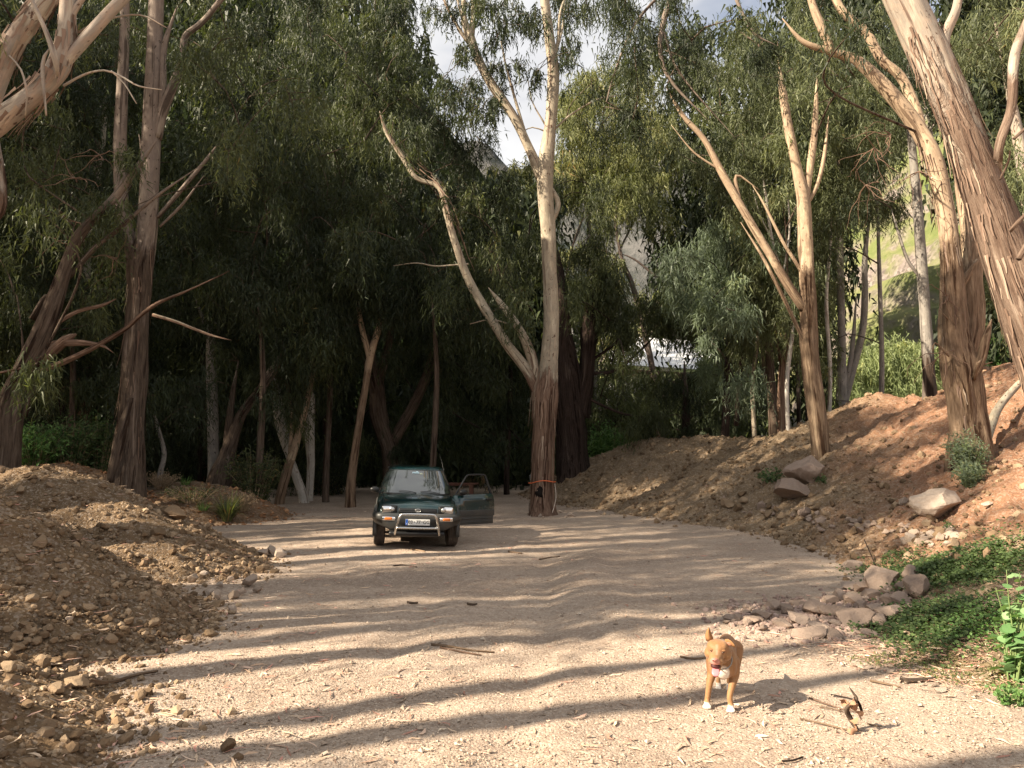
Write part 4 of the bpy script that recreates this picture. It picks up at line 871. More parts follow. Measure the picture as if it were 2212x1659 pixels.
t_h = tree('huge leaning pinkish trunk with shaggy bark crossing the top right corner', 9.0,
 [[(2430, 1240, 160), (2340, 1000, 136), (2272, 820, 116), (2220, 680, 108), (2170, 540, 98), (2124, 410, 90), (2075, 270, 84), (2020, 140, 86), (1968, 30, 84), (1926, -60, 80), (1870, -200, 78)],
  [(2040, 130, 26, -.1), (2040, 80, 26, -.1), (2065, 20, 22, -.1), (2075, -50, 18, -.1)], [(2155, 370, 20, -.1), (2160, 310, 20, -.3), (2185, 230, 20, -.3), (2190, 130, 22, -.3), (2212, 60, 20, -.3), (2260, -40, 16, -.3)],
  [(2190, 300, 9, -.5), (2235, 262, 9, -.5), (2300, 230, 8, -.5)], [(2180, 500, 12, -.5), (2208, 470, 12, -.6), (2230, 450, 8, -.6)], [(2160, 388, 5, -.6), (2178, 350, 5, -.6), (2182, 325, 3, -.6)],
  [(2200, 560, 14, -.6), (2222, 520, 12, -.6), (2250, 500, 8, -.6)]],
 'pink', [], 'mid', (2.8, 10.5), groove=.13)
peel(t_h, 9.0, [(2272, 820, 112), (2168, 540, 96), (2074, 270, 84), (1972, 30, 84)], 380, RT, (.12, .5), (.01, .03))
def rgt(label, d, stems, bark, crown, tint, **k): return tree(label, d, stems, bark, crown, 'olive' if tint == 'mid' else tint, group='trees behind the right embankment', **k)  # mid is swapped for the tint with sunlight in its colour
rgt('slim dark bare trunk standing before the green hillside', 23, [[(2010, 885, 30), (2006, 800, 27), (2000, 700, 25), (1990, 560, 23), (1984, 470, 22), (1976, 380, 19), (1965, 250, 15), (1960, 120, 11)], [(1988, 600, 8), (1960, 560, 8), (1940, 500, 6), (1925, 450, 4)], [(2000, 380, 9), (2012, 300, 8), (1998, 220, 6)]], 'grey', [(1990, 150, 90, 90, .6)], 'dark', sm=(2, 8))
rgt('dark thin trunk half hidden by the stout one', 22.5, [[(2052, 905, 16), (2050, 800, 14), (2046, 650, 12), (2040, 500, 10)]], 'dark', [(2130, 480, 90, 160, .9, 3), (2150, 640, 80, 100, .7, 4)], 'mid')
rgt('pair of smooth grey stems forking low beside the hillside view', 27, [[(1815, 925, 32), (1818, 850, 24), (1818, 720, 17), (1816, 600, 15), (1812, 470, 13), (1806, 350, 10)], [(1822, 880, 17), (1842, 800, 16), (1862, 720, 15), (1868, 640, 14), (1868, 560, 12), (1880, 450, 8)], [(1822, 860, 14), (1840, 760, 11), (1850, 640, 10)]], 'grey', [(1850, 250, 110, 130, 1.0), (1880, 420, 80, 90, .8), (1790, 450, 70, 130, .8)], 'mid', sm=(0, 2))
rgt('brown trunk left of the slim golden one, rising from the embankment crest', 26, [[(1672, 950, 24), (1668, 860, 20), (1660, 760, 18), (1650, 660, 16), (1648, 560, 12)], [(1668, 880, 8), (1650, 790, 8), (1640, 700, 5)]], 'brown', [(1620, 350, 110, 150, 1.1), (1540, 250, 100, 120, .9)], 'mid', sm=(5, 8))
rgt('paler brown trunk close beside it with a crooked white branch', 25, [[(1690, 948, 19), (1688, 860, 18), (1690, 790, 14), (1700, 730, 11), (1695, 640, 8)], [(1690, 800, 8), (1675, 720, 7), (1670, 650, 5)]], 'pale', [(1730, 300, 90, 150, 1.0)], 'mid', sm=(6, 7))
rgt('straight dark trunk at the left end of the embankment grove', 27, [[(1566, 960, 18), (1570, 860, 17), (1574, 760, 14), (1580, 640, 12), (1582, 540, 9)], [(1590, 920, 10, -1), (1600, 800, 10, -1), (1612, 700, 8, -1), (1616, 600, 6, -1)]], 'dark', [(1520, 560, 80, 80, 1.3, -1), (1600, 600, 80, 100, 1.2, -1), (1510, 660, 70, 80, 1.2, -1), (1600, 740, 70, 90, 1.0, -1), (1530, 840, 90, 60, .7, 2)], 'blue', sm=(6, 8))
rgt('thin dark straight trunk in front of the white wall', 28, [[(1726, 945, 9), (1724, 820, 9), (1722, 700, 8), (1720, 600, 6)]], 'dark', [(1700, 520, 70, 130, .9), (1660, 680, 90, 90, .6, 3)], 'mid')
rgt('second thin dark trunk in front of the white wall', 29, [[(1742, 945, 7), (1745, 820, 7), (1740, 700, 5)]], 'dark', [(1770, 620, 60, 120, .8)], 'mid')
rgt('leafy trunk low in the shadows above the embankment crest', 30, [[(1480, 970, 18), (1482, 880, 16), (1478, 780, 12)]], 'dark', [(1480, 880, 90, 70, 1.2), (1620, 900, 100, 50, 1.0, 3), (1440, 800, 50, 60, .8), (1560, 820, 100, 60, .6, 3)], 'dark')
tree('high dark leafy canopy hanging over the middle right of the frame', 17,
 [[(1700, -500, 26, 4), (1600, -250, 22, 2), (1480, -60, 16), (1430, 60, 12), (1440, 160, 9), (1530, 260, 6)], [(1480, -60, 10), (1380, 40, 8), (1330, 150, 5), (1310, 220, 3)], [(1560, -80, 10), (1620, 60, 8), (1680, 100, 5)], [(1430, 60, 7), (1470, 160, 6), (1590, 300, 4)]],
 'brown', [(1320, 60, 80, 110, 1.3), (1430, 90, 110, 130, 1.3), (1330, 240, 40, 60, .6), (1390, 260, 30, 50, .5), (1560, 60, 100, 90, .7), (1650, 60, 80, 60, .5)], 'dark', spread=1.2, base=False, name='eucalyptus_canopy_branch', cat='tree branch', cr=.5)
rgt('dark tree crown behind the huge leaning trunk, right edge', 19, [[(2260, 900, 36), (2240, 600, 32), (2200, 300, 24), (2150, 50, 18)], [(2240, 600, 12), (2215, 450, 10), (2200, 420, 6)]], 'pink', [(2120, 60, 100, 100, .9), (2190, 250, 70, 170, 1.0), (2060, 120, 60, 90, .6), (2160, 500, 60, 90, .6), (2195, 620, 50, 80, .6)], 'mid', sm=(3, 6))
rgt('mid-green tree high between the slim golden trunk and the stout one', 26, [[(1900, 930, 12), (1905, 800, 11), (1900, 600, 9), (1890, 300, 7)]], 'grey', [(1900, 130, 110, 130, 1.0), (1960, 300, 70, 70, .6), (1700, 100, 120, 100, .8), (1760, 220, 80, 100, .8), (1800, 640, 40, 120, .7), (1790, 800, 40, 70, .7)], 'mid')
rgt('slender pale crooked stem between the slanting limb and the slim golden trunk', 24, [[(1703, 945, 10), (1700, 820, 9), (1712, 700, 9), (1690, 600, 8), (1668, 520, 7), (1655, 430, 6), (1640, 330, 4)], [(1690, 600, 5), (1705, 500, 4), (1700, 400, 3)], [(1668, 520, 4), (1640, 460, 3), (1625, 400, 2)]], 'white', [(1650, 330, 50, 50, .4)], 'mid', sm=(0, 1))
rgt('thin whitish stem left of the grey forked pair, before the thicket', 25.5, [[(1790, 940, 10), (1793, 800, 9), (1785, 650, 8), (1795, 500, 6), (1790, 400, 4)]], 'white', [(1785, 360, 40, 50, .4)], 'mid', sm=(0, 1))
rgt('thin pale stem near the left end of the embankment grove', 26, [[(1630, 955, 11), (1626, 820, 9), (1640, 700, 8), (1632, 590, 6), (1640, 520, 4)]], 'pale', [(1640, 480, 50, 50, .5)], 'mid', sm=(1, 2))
# far sunlit trees in the middle
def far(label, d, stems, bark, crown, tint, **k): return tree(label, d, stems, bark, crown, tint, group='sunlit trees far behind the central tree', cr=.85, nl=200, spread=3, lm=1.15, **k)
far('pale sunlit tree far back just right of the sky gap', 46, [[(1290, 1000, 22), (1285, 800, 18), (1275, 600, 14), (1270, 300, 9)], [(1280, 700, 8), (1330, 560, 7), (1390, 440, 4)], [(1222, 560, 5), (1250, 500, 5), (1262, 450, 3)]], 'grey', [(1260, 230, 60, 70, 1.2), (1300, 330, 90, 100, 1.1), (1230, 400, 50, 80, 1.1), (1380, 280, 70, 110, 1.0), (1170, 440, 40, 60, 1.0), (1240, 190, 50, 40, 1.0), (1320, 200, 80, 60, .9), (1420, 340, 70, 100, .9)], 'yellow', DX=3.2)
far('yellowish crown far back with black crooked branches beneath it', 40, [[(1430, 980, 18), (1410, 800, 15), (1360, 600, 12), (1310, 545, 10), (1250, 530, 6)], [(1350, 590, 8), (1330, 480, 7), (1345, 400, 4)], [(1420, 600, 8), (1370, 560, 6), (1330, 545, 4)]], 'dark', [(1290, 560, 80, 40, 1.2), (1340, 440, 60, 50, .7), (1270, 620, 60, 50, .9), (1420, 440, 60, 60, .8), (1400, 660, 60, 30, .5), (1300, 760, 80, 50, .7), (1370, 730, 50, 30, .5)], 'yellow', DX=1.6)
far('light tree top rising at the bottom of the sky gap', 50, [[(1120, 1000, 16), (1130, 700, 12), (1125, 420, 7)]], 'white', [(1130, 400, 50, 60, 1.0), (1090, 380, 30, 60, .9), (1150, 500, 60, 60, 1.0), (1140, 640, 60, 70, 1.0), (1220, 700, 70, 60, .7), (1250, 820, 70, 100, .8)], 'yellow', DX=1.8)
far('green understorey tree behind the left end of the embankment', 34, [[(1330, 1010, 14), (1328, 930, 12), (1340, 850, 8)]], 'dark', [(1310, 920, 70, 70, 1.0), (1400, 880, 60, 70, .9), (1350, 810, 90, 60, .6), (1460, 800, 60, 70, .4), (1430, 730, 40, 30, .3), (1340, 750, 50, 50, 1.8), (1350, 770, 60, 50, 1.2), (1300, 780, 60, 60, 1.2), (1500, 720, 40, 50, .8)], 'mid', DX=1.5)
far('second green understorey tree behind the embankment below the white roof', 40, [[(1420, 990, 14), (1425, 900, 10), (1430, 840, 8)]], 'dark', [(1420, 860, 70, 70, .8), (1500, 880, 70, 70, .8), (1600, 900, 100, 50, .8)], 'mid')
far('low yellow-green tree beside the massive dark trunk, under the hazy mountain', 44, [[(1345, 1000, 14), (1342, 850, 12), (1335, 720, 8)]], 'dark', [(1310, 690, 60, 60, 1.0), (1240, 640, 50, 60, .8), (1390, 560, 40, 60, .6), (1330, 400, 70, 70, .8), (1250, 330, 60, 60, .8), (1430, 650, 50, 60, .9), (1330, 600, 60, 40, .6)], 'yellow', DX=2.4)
# far dense wood that closes the view behind everything
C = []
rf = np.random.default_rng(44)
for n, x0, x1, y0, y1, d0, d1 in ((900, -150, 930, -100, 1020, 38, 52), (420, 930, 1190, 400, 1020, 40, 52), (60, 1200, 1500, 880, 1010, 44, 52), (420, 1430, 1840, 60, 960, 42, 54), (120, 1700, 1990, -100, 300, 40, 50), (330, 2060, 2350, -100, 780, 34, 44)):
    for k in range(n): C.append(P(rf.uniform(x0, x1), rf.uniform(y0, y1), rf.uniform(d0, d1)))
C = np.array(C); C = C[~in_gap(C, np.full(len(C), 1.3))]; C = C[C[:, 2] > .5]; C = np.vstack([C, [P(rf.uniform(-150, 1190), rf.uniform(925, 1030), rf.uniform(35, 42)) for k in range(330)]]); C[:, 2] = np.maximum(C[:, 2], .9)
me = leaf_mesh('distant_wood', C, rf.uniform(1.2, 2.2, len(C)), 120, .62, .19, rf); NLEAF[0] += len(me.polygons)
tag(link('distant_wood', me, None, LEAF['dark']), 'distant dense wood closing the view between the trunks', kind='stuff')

# trees outside the frame on the left and behind: they throw the shade seen in the photograph
def plain_tree(label, x, y, h, seed, dens=1.0, lo=.35, rad=3.6):
    rng = np.random.default_rng(seed); z0 = tz(x, y); root = thing('eucalyptus_tree', label, 'eucalyptus tree', (x, y, z0), (0, 0, 0), 'tall trees outside the left edge of the view')
    pts = np.array([[0, 0, -.3, .36, 0], [.1, 0, h*.25, .28, .3], [-.2, .2, h*.5, .22, 1], [.3, .1, h*.75, .14, 1], [.2, 0, h*.95, .05, 1]])
    V, f, bk, s_ = tube(pts, .6, 12, .1, .05, seed); link('trunk', npmesh('trunk', V, f, {'bark': ('FLOAT_VECTOR', bk), 'sm': ('FLOAT', s_)}), root, BARK['pale'])
    n = int(46*dens*(rad/3.6)**2); z = rng.uniform(lo*h, h, n); rr = rad*np.sqrt(rng.uniform(.03, 1, n))*(1 - .45*np.abs(z/h - .6)/.5); a = rng.uniform(0, 6.28, n)
    C = np.stack([rr*np.cos(a), rr*np.sin(a), z], 1); me = leaf_mesh('crown', C, rng.uniform(.7, 1.3, n), 200, .34, .085, rng); NLEAF[0] += len(me.polygons)
    tag(link('crown', me, root, LEAF['mid']), kind='stuff')
    tw = twig_mesh('branchlets', [np.array([0, 0, zz]) for zz in np.linspace(h*.25, h*.9, 9)], C, rng, .03)
    tag(link('branchlets', npmesh('branchlets', tw[0], tw[1], {'bark': ('FLOAT_VECTOR', tw[0]), 'sm': ('FLOAT', np.zeros(len(tw[0])))}), root, BARK['brown']), kind='stuff')
    return root
def copy_tree(src, x, y, sc, rz, label):
    c = src.copy(); COL.objects.link(c); c.location = (x, y, tz(x, y)); c.rotation_euler = (0, 0, rz); c.scale = (sc, sc, sc); c['label'] = label
    for ch in list(src.children): q = ch.copy(); COL.objects.link(q); q.parent = c
    return c
DENSE = [(-19.5, 19, 1.05), (-21, 25, 1.0), (-26, 20, 1.2), (-24, 30, 1.1), (-30, 14, 1.25), (-31, 26, 1.25), (-18.5, 32, 1.0), (-29, 35, 1.2), (-14.5, 36, 1.0), (-34, 20, 1.3)]
SPARSE = [(-22, 3.5, 1.0), (-26, 5, 1.35), (-26.5, 0, 1.05), (-27, 12, 1.1), (-19, 13.5, .8)]
SLIM = [(-13, 2.5, 1.0), (-14, 6.0, .9)]
BARE = [(-12.5, -1.3, 1.0), (-13.4, .2, 1.0), (-12.6, 1.2, .9), (-22, -5, 1.1), (-14.5, 3.3, 1.0), (-13, 4.9, .9), (-12.5, 9.2, 1.0)]
TALL = [(-14.5, 9.5, 1.0), (-15.5, 13, 1.0), (-13.8, 6.6, 1.0), (-18, 10.5, 1.1)]
p1 = plain_tree('tall dense tree outside the left edge of the view', *DENSE[0][:2], 21, 61, 2.0, .2, 4.2)
for k, (x, y, s) in enumerate(DENSE[1:]): copy_tree(p1, x, y, s, 1.3*k, 'tall dense tree outside the left edge of the view')
p2 = plain_tree('thin-crowned tree outside the left edge, shading the road', *SPARSE[0][:2], 20, 62, .5, .4, 3.6)
for k, (x, y, s) in enumerate(SPARSE[1:]): copy_tree(p2, x, y, s, 1.9*k, 'thin-crowned tree outside the left edge, shading the road')
p3 = plain_tree('slim bare-stemmed tree outside the left edge, throwing long stripes of shade', *SLIM[0][:2], 16, 63, .45, .6, 2.5)
for k, (x, y, s) in enumerate(SLIM[1:]): copy_tree(p3, x, y, s, 1.1*k, 'slim bare-stemmed tree outside the left edge, throwing long stripes of shade')
p4 = plain_tree('bare lower-crowned slim trunk outside the left edge, throwing one stripe of shade', *BARE[0][:2], 14, 64, .12, .75, 1.8)
for k, (x, y, s) in enumerate(BARE[1:]): copy_tree(p4, x, y, s, 1.1*k, 'bare lower-crowned slim trunk outside the left edge, throwing one stripe of shade')
p5 = plain_tree('tall high-crowned tree outside the left edge, dappling the right embankment', *TALL[0][:2], 21, 65, .75, .62, 3.3)
for k, (x, y, s) in enumerate(TALL[1:]): copy_tree(p5, x, y, s, 1.7*k, 'tall high-crowned tree outside the left edge, dappling the right embankment')
# ------------------------------------------------------------------ plants
def plant_leaves(name, pts, nrm, size, rng, mat, root, fold=.25, aspect=.8, kind='stuff', heart=False):
    """broad leaves: six-sided blades at pts (n,3) facing nrm"""
    n = len(pts); nr = nrm/np.linalg.norm(nrm, axis=1)[:, None]; u = np.cross(nr, rng.normal(size=(n, 3))); u /= np.linalg.norm(u, axis=1)[:, None]; w = np.cross(nr, u)
    T = np.array([[0, 0, 0], [.25, .42, .06], [.62, .46, .05], [1.0, 0, -.12], [.62, -.46, .05], [.25, -.42, .06], [.5, 0, -.05]])
    V = pts[:, None] + (u[:, None]*T[None, :, 0:1] + w[:, None]*T[None, :, 1:2]*aspect + nr[:, None]*T[None, :, 2:3]*fold*4)*size[:, None, None]
    f = np.array([[0, 1, 6], [1, 2, 6], [2, 3, 6], [3, 4, 6], [4, 5, 6], [5, 0, 6]])
    o = link(name, npmesh(name, V.reshape(-1, 3), (f[None] + (np.arange(n)*7)[:, None, None]).reshape(-1, 3), {'rnd': ('FLOAT', np.repeat(rng.uniform(size=n), 7))}, False), root, mat)
    return tag(o, None, None, None, kind) if kind else o
rp = np.random.default_rng(12)
MAT_STEM = simple('green_stems', (.16, .22, .08), .6, .3)
MAT_DRYSTEM = simple('dry_stems', (.38, .28, .18), .8, .2)
# ground cover on the weedy bank
def in_px(n, poly, rng):
    g = np.array(poly, float); out = []
    while len(out) < n:
        x = rng.uniform(g[:, 0].min(), g[:, 0].max(), 400); y = rng.uniform(g[:, 1].min(), g[:, 1].max(), 400)
        ok = inpoly(x, y, g); out += list(zip(x[ok], y[ok]))
    return np.array(out[:n])
def hits(q): 
    r = []
    for a, b in q: h = hit(a, b); r.append([h[0], h[1], 0])
    r = np.array(r); r[:, 2] = terrain(r[:, 0], r[:, 1]); return r
def cover(poly, nclump, per, size, hgt, tint, label, rng, rad=.24):
    c = hits(in_px(nclump*2, poly, rng)); c = c[fbm2(c[:, 0], c[:, 1], 1.6, 3, 33) > -.05][:nclump]; p = np.repeat(c, per, 0); p[:, :2] += rng.normal(0, rad, (len(p), 2)); p[:, 2] = terrain(p[:, 0], p[:, 1]) + hgt*rng.uniform(.1, 1, len(p))**.8
    nr = np.stack([rng.normal(0, .5, len(p)), rng.normal(-.25, .5, len(p)), np.ones(len(p))], 1)
    return tag(plant_leaves('ground_cover', p, nr, size*rng.uniform(.5, 1.3, len(p)), rng, LEAF[tint], None), label)
cover([(1880, 1235), (2000, 1185), (2110, 1160), (2225, 1130), (2225, 1225), (2120, 1245), (2020, 1262), (1930, 1250)], 420, 22, .04, .08, 'weed', 'dark green weeds covering the top of the bank at the right edge', rp)
cover([(1915, 1370), (1960, 1310), (2010, 1275), (2090, 1290), (2120, 1330), (2100, 1380), (2060, 1400), (1980, 1385)], 190, 22, .04, .09, 'weed', 'patch of dark green weeds beside the pink rock pile', rp)
cover([(2070, 1400), (2110, 1340), (2160, 1310), (2225, 1300), (2225, 1400), (2160, 1430), (2100, 1425)], 110, 34, .028, .16, 'lush', 'fine bright green weeds left of the round-leaved plant', rp)
cover([(1760, 1400), (1900, 1380), (2100, 1410), (2225, 1450), (2225, 1510), (2050, 1480), (1880, 1440)], 160, 12, .022, .04, 'yellow', 'sparse yellowish weeds in the dry leaf litter on the right', rp, .06)
# dry litter under the weeds
q = hits(in_px(420, [(1740, 1390), (1900, 1370), (2225, 1250), (2225, 1520), (2050, 1490), (1830, 1430)], rp)); q = np.repeat(q, 6, 0); q[:, :2] += rp.normal(0, .12, (len(q), 2))
v, f, r_ = strips(q[:, 0], q[:, 1], terrain(q[:, 0], q[:, 1]), rp.uniform(.05, .16, len(q)), rp.uniform(.004, .014, len(q)), rp, .15, .015)
tag(link('leaf_litter', npmesh('leaf_litter', v, f, {'rnd': ('FLOAT', r_)}, False), None, MAT_LITTER), 'dry leaves and grass stalks among the weeds on the right', kind='stuff')
def bush(name, label, px, py, w, h, d, nst, per, size, tint, rng, cat='plant', aspect=.8, lean=.3, group=None, stem=MAT_STEM, big=False):
    """upright leafy stems fanned out of one base"""
    b = P(px, py, d); b[2] = tz(b[0], b[1]); W, H = w*d/F/2, h*d/F
    root = thing(name, label, cat, tuple(b), (0, 0, 0), group); J = Join(); pts, nr = [], []
    for k in range(nst):
        a = rng.uniform(0, 6.28); r = rng.uniform(.1, 1)**.7; e = np.array([W*r*math.cos(a), W*r*math.sin(a), H*rng.uniform(.55, 1.0)*(1 - .35*r)])
        s = np.array([W*.25*math.cos(a), W*.25*math.sin(a), -.03]); m_ = (s + e)/2 + np.array([0, 0, .1*H]); P4 = spline(np.array([[*s, .006], [*m_, .005], [*e, .002]])*1.0, H/8)
        V, f, _, _ = tube(np.array([[*s, .004 + .003*H], [*m_, .004], [*e, .0015]]), H/4, 4, cap=False); J.add(V, f)
        for _ in range(per):
            i = rng.integers(len(P4)//5, len(P4)); pts.append(P4[i, :3] + rng.normal(0, size*.6, 3)); nr.append([rng.normal(0, .6), rng.normal(-.5, .5), rng.uniform(.2, 1)])
    link('stem', J.mesh('stem'), root, stem)
    o = plant_leaves('leaf_mass', np.array(pts), np.array(nr), size*rng.uniform(.6, 1.25, len(pts)), rng, LEAF[tint], root, .25, aspect)
    return root
# round-leaved plant bottom right: single leaves as parts
b = hit(2195, 1478); root = thing('round_leaved_plant', 'tall plant with large round soft green leaves cut by the right edge', 'plant', (b[0], b[1], tz(b[0], b[1])))
J = Join(); lf = bpy.data.meshes.new('x'); U = []
LV = []
T = [(0, 0, 0)]; n_ = 10
for k in range(n_):
    a = -math.pi + .35 + (2*math.pi - .7)*k/(n_ - 1); T.append((.5 - .56*math.cos(a)*-1*-1, .5*math.sin(a), .05*math.cos(2*a)))
T = np.array([[.12, 0, 0]] + [[.5 + .55*math.cos(a), .52*math.sin(a), -.10*abs(math.cos(a))] for a in np.linspace(-2.75, 2.75, 13)] + [[.55, 0, -.08]])
fr = np.array([[0, i, 14] for i in (1,)] + [[i, i + 1, 14] for i in range(1, 13)] + [[13, 0, 14]])
leafm = [npmesh('leaf', T*np.array([1, sc_, 1]), fr, {'rnd': ('FLOAT', np.full(15, rv))}, True) for sc_, rv in ((1, .2), (.95, .5), (1.05, .75), (.9, .95))]
for l_ in leafm: l_.materials.append(LEAF['round'])
for k in range(17):
    a = rp.uniform(0, 6.28); R_ = rp.uniform(.05, .3); H = rp.uniform(.35, .95) if k > 3 else .95; e = np.array([.10 + R_*math.cos(a)*.9, R_*math.sin(a), H*(1 - R_)])
    if k == 0: e = np.array([-.03, 0, .92])
    P4 = np.array([[.05*math.cos(a), .05*math.sin(a), -.03, .008], [*(e*.55 + [0, 0, .06]), .006], [*e, .003]]); V, f, _, _ = tube(P4, .1, 5); J.add(V, f); sp = spline(P4, .02)
    for j in range(11):
        i = int(len(sp)*(.22 + .78*(j + .5)/11)) - 1; o = bpy.data.objects.new('leaf', leafm[rp.integers(0, 4)]); COL.objects.link(o); o.parent = root
        az = rp.uniform(0, 6.28); s = rp.uniform(.055, .105); o.location = sp[i, :3] + np.array([math.cos(az), math.sin(az), .1])*.025
        o.rotation_euler = (rp.normal(.35, .35), rp.normal(.2, .3), az); o.scale = (s, s, s)
link('stem', J.mesh('stem'), root, MAT_STEM)
bush('weed', 'low bright green weed at the foot of the round-leaved plant', 2185, 1500, 100, 50, 5.9, 26, 14, .03, 'lush', rp)
# sprouts at the foot of the stout trunk
bush('sprout_bush', 'blue-green eucalyptus sprouts hanging round the foot of the stout trunk', 2098, 1085, 90, 110, 14.7, 60, 26, .085, 'blue', rp, 'shrub', .26)
bush('sprout_bush', 'lower blue-green sprout clump beside the big pale boulder', 2098, 1130, 70, 62, 14.2, 40, 26, .075, 'blue', rp, 'shrub', .26)
bush('weed', 'small dark weed on the embankment left of the pinkish boulder', 1668, 1075, 60, 34, 19.6, 20, 14, .07, 'weed', rp)
bush('weed', 'tiny weed under the right end of the pinkish boulder', 1775, 1085, 30, 18, 18.6, 10, 10, .05, 'weed', rp)
bush('weed', 'small dark leafy weed on the orange slope above the green bank', 2048, 1160, 26, 30, 12.0, 10, 12, .04, 'weed', rp)
for k, (x, y, w, h, l) in enumerate([(75, 1015, 150, 100, 'fern-like green shrub behind the left heap beside the dark edge trunk'), (150, 1018, 150, 150, 'dark feathery shrub left of the thick straight trunk'), (215, 1020, 90, 180, 'tall dark shrub just left of the thick straight trunk')]):
    bush('shrub', l, x, y, w, h, 19 + k*.6, 90, 30, .12, 'lush' if k == 0 else 'weed', rp, 'shrub', .35, stem=MAT_DRYSTEM)
bush('shrub', 'narrow-leaved olive green shrub in the shade left of the leaning rusty-footed trunk', 548, 1065, 130, 130, 22, 80, 30, .16, 'mid', rp, 'shrub', .22, stem=MAT_DRYSTEM)
bush('shrub', 'low dark shrub under the trees left of the bench', 700, 1060, 160, 80, 30, 60, 24, .2, 'dark', rp, 'shrub', .3, stem=MAT_DRYSTEM)
bush('shrub', 'low dark shrub behind the bench', 1000, 1030, 180, 90, 38, 70, 26, .26, 'dark', rp, 'shrub', .3, stem=MAT_DRYSTEM)
bush('shrub', 'low dark shrub between the bench and the central tree', 1115, 1028, 120, 90, 40, 60, 26, .26, 'dark', rp, 'shrub', .3, stem=MAT_DRYSTEM)
bush('shrub', 'bright green shrub behind the left end of the embankment', 1315, 1000, 110, 130, 31, 70, 30, .2, 'lush', rp, 'shrub', .35)
bush('shrub', 'rounded green shrub over the dip of the embankment crest', 1400, 960, 110, 90, 31, 60, 30, .2, 'mid', rp, 'shrub', .35)
# strappy grass clump
def clump_grass(label, px, py, d, n, L, mat, name='grass_clump', bl=.012):
    b = P(px, py, d); b[2] = tz(b[0], b[1]); root = thing(name, label, 'grass clump', tuple(b)); V, Fc = [], []
    for k in range(n):
        a = rp.uniform(0, 6.28); l = L*rp.uniform(.5, 1); out = rp.uniform(.2, 1.0); p = np.array([.1*math.cos(a), .1*math.sin(a), 0]); side = np.array([-math.sin(a), math.cos(a), 0]); m0 = len(V)
        for j in range(6):
            t = j/5; c = p + np.array([math.cos(a), math.sin(a), 0])*l*out*t**1.3*.9 + np.array([0, 0, 1])*l*(t*1.1 - out*.85*t*t); w = bl*(1 - t*.85); V += [c + side*w, c - side*w]
        Fc += [[m0 + 2*j, m0 + 2*j + 1, m0 + 2*j + 3, m0 + 2*j + 2] for j in range(5)]
    tag(link('blades', npmesh('blades', np.array(V), np.array(Fc), {'rnd': ('FLOAT', np.repeat(rp.uniform(size=n), 12))}, False), root, mat), kind='stuff'); return root
clump_grass('strappy long-leaved grass clump between the rusty heap and the road', 492, 1085, 19, 170, 1.0, LEAF['mid'], bl=.016)
for a, b, d in ((400, 1045, 20), (440, 1070, 19), (370, 1040, 21)): clump_grass('low green grass tuft on the rusty earth, ' + {400: 'middle one', 440: 'nearest the strappy clump', 370: 'leftmost one'}[a], a, b, d, 60, .35, LEAF['lush'], 'grass_tuft', .008)
for k, (x_, y_, w_, h_) in enumerate([(420, 1075, 150, 45), (520, 1090, 90, 50), (350, 1050, 80, 40)]):
    bush('brush', ['dry tangled brush on the rusty earth left of the strappy grass', 'dry twiggy brush right under the strappy grass clump', 'dry brush beside the foot of the far heap under the thick trunk'][k], x_, y_, w_, h_, 19.3 + .4*k, 70, 12, .07, 'dry' if k else 'mid', rp, 'brush', .25, stem=MAT_DRYSTEM)
# reeds / willow thicket before the hillside
C = []
q = in_px(230, [(1800, 960), (1838, 800), (1860, 755), (1910, 735), (1960, 738), (2012, 755), (2050, 800), (2060, 900), (1990, 960)], rp)
for a, b in q: C.append(P(a, b + 12, rp.uniform(37, 42)))
me = leaf_mesh('thicket', np.array(C), rp.uniform(.6, 1.1, len(C)), 330, .42, .05, rp, .6); me2 = me
tag(link('thicket', me, None, LEAF['reed']), 'pale green willowy thicket with yellow tips at the foot of the hillside', kind='stuff')
C = [P(a, b, rp.uniform(36, 40)) for a, b in in_px(60, [(2075, 800), (2085, 680), (2140, 640), (2225, 640), (2225, 800)], rp)]
tag(link('thicket', leaf_mesh('thicket', np.array(C), rp.uniform(.6, 1.1, len(C)), 300, .4, .06, rp, .6), None, LEAF['lush']), 'green thicket behind the stout trunk at right', kind='stuff')

# ------------------------------------------------------------------ sticks and bark on the ground
def stick(label, pts, w, mat, name='stick', cat='stick', flat=1.0, lift=.012, segs=8):
    """pts picture points on the ground"""
    q = []
    for k, p in enumerate(pts):
        h = hit(p[0], p[1]); q.append([h[0], h[1], tz(h[0], h[1]) + lift + (p[2] if len(p) > 2 else 0), w*(1 - .12*k)/2])
    q = np.array(q); o = q[0, :3].copy(); q[:, :3] -= o; V, f, bk, s_ = tube(q, .06, segs, .15, .1, 3, True, flat=flat)
    return tag(link(name, npmesh(name, V, f, {'bark': ('FLOAT_VECTOR', bk), 'sm': ('FLOAT', s_ + .2)}), None, mat, tuple(o)), label, cat)
stick('long reddish bark strip lying on the shaded gravel in the middle of the road', [(932, 1396), (975, 1400), (1020, 1408), (1068, 1412)], .03, BARK['tan'], 'bark_strip', 'bark strip', .5)
stick('shorter bark strip lying against the long one in mid-road', [(950, 1402), (1000, 1412), (1040, 1418)], .02, BARK['pale'], 'bark_strip', 'bark strip', .5)
stick('long curled orange-brown bark strip at the foot of the nearest heap', [(190, 1478), (225, 1482), (262, 1474), (300, 1462), (340, 1455)], .06, BARK['tan'], 'bark_strip', 'bark strip', .5, .02)
stick('short curled bark sliver pointing out of the nearest heap toe', [(125, 1496), (140, 1490), (160, 1478), (178, 1480)], .03, BARK['pink'], 'bark_strip', 'bark strip', .6)
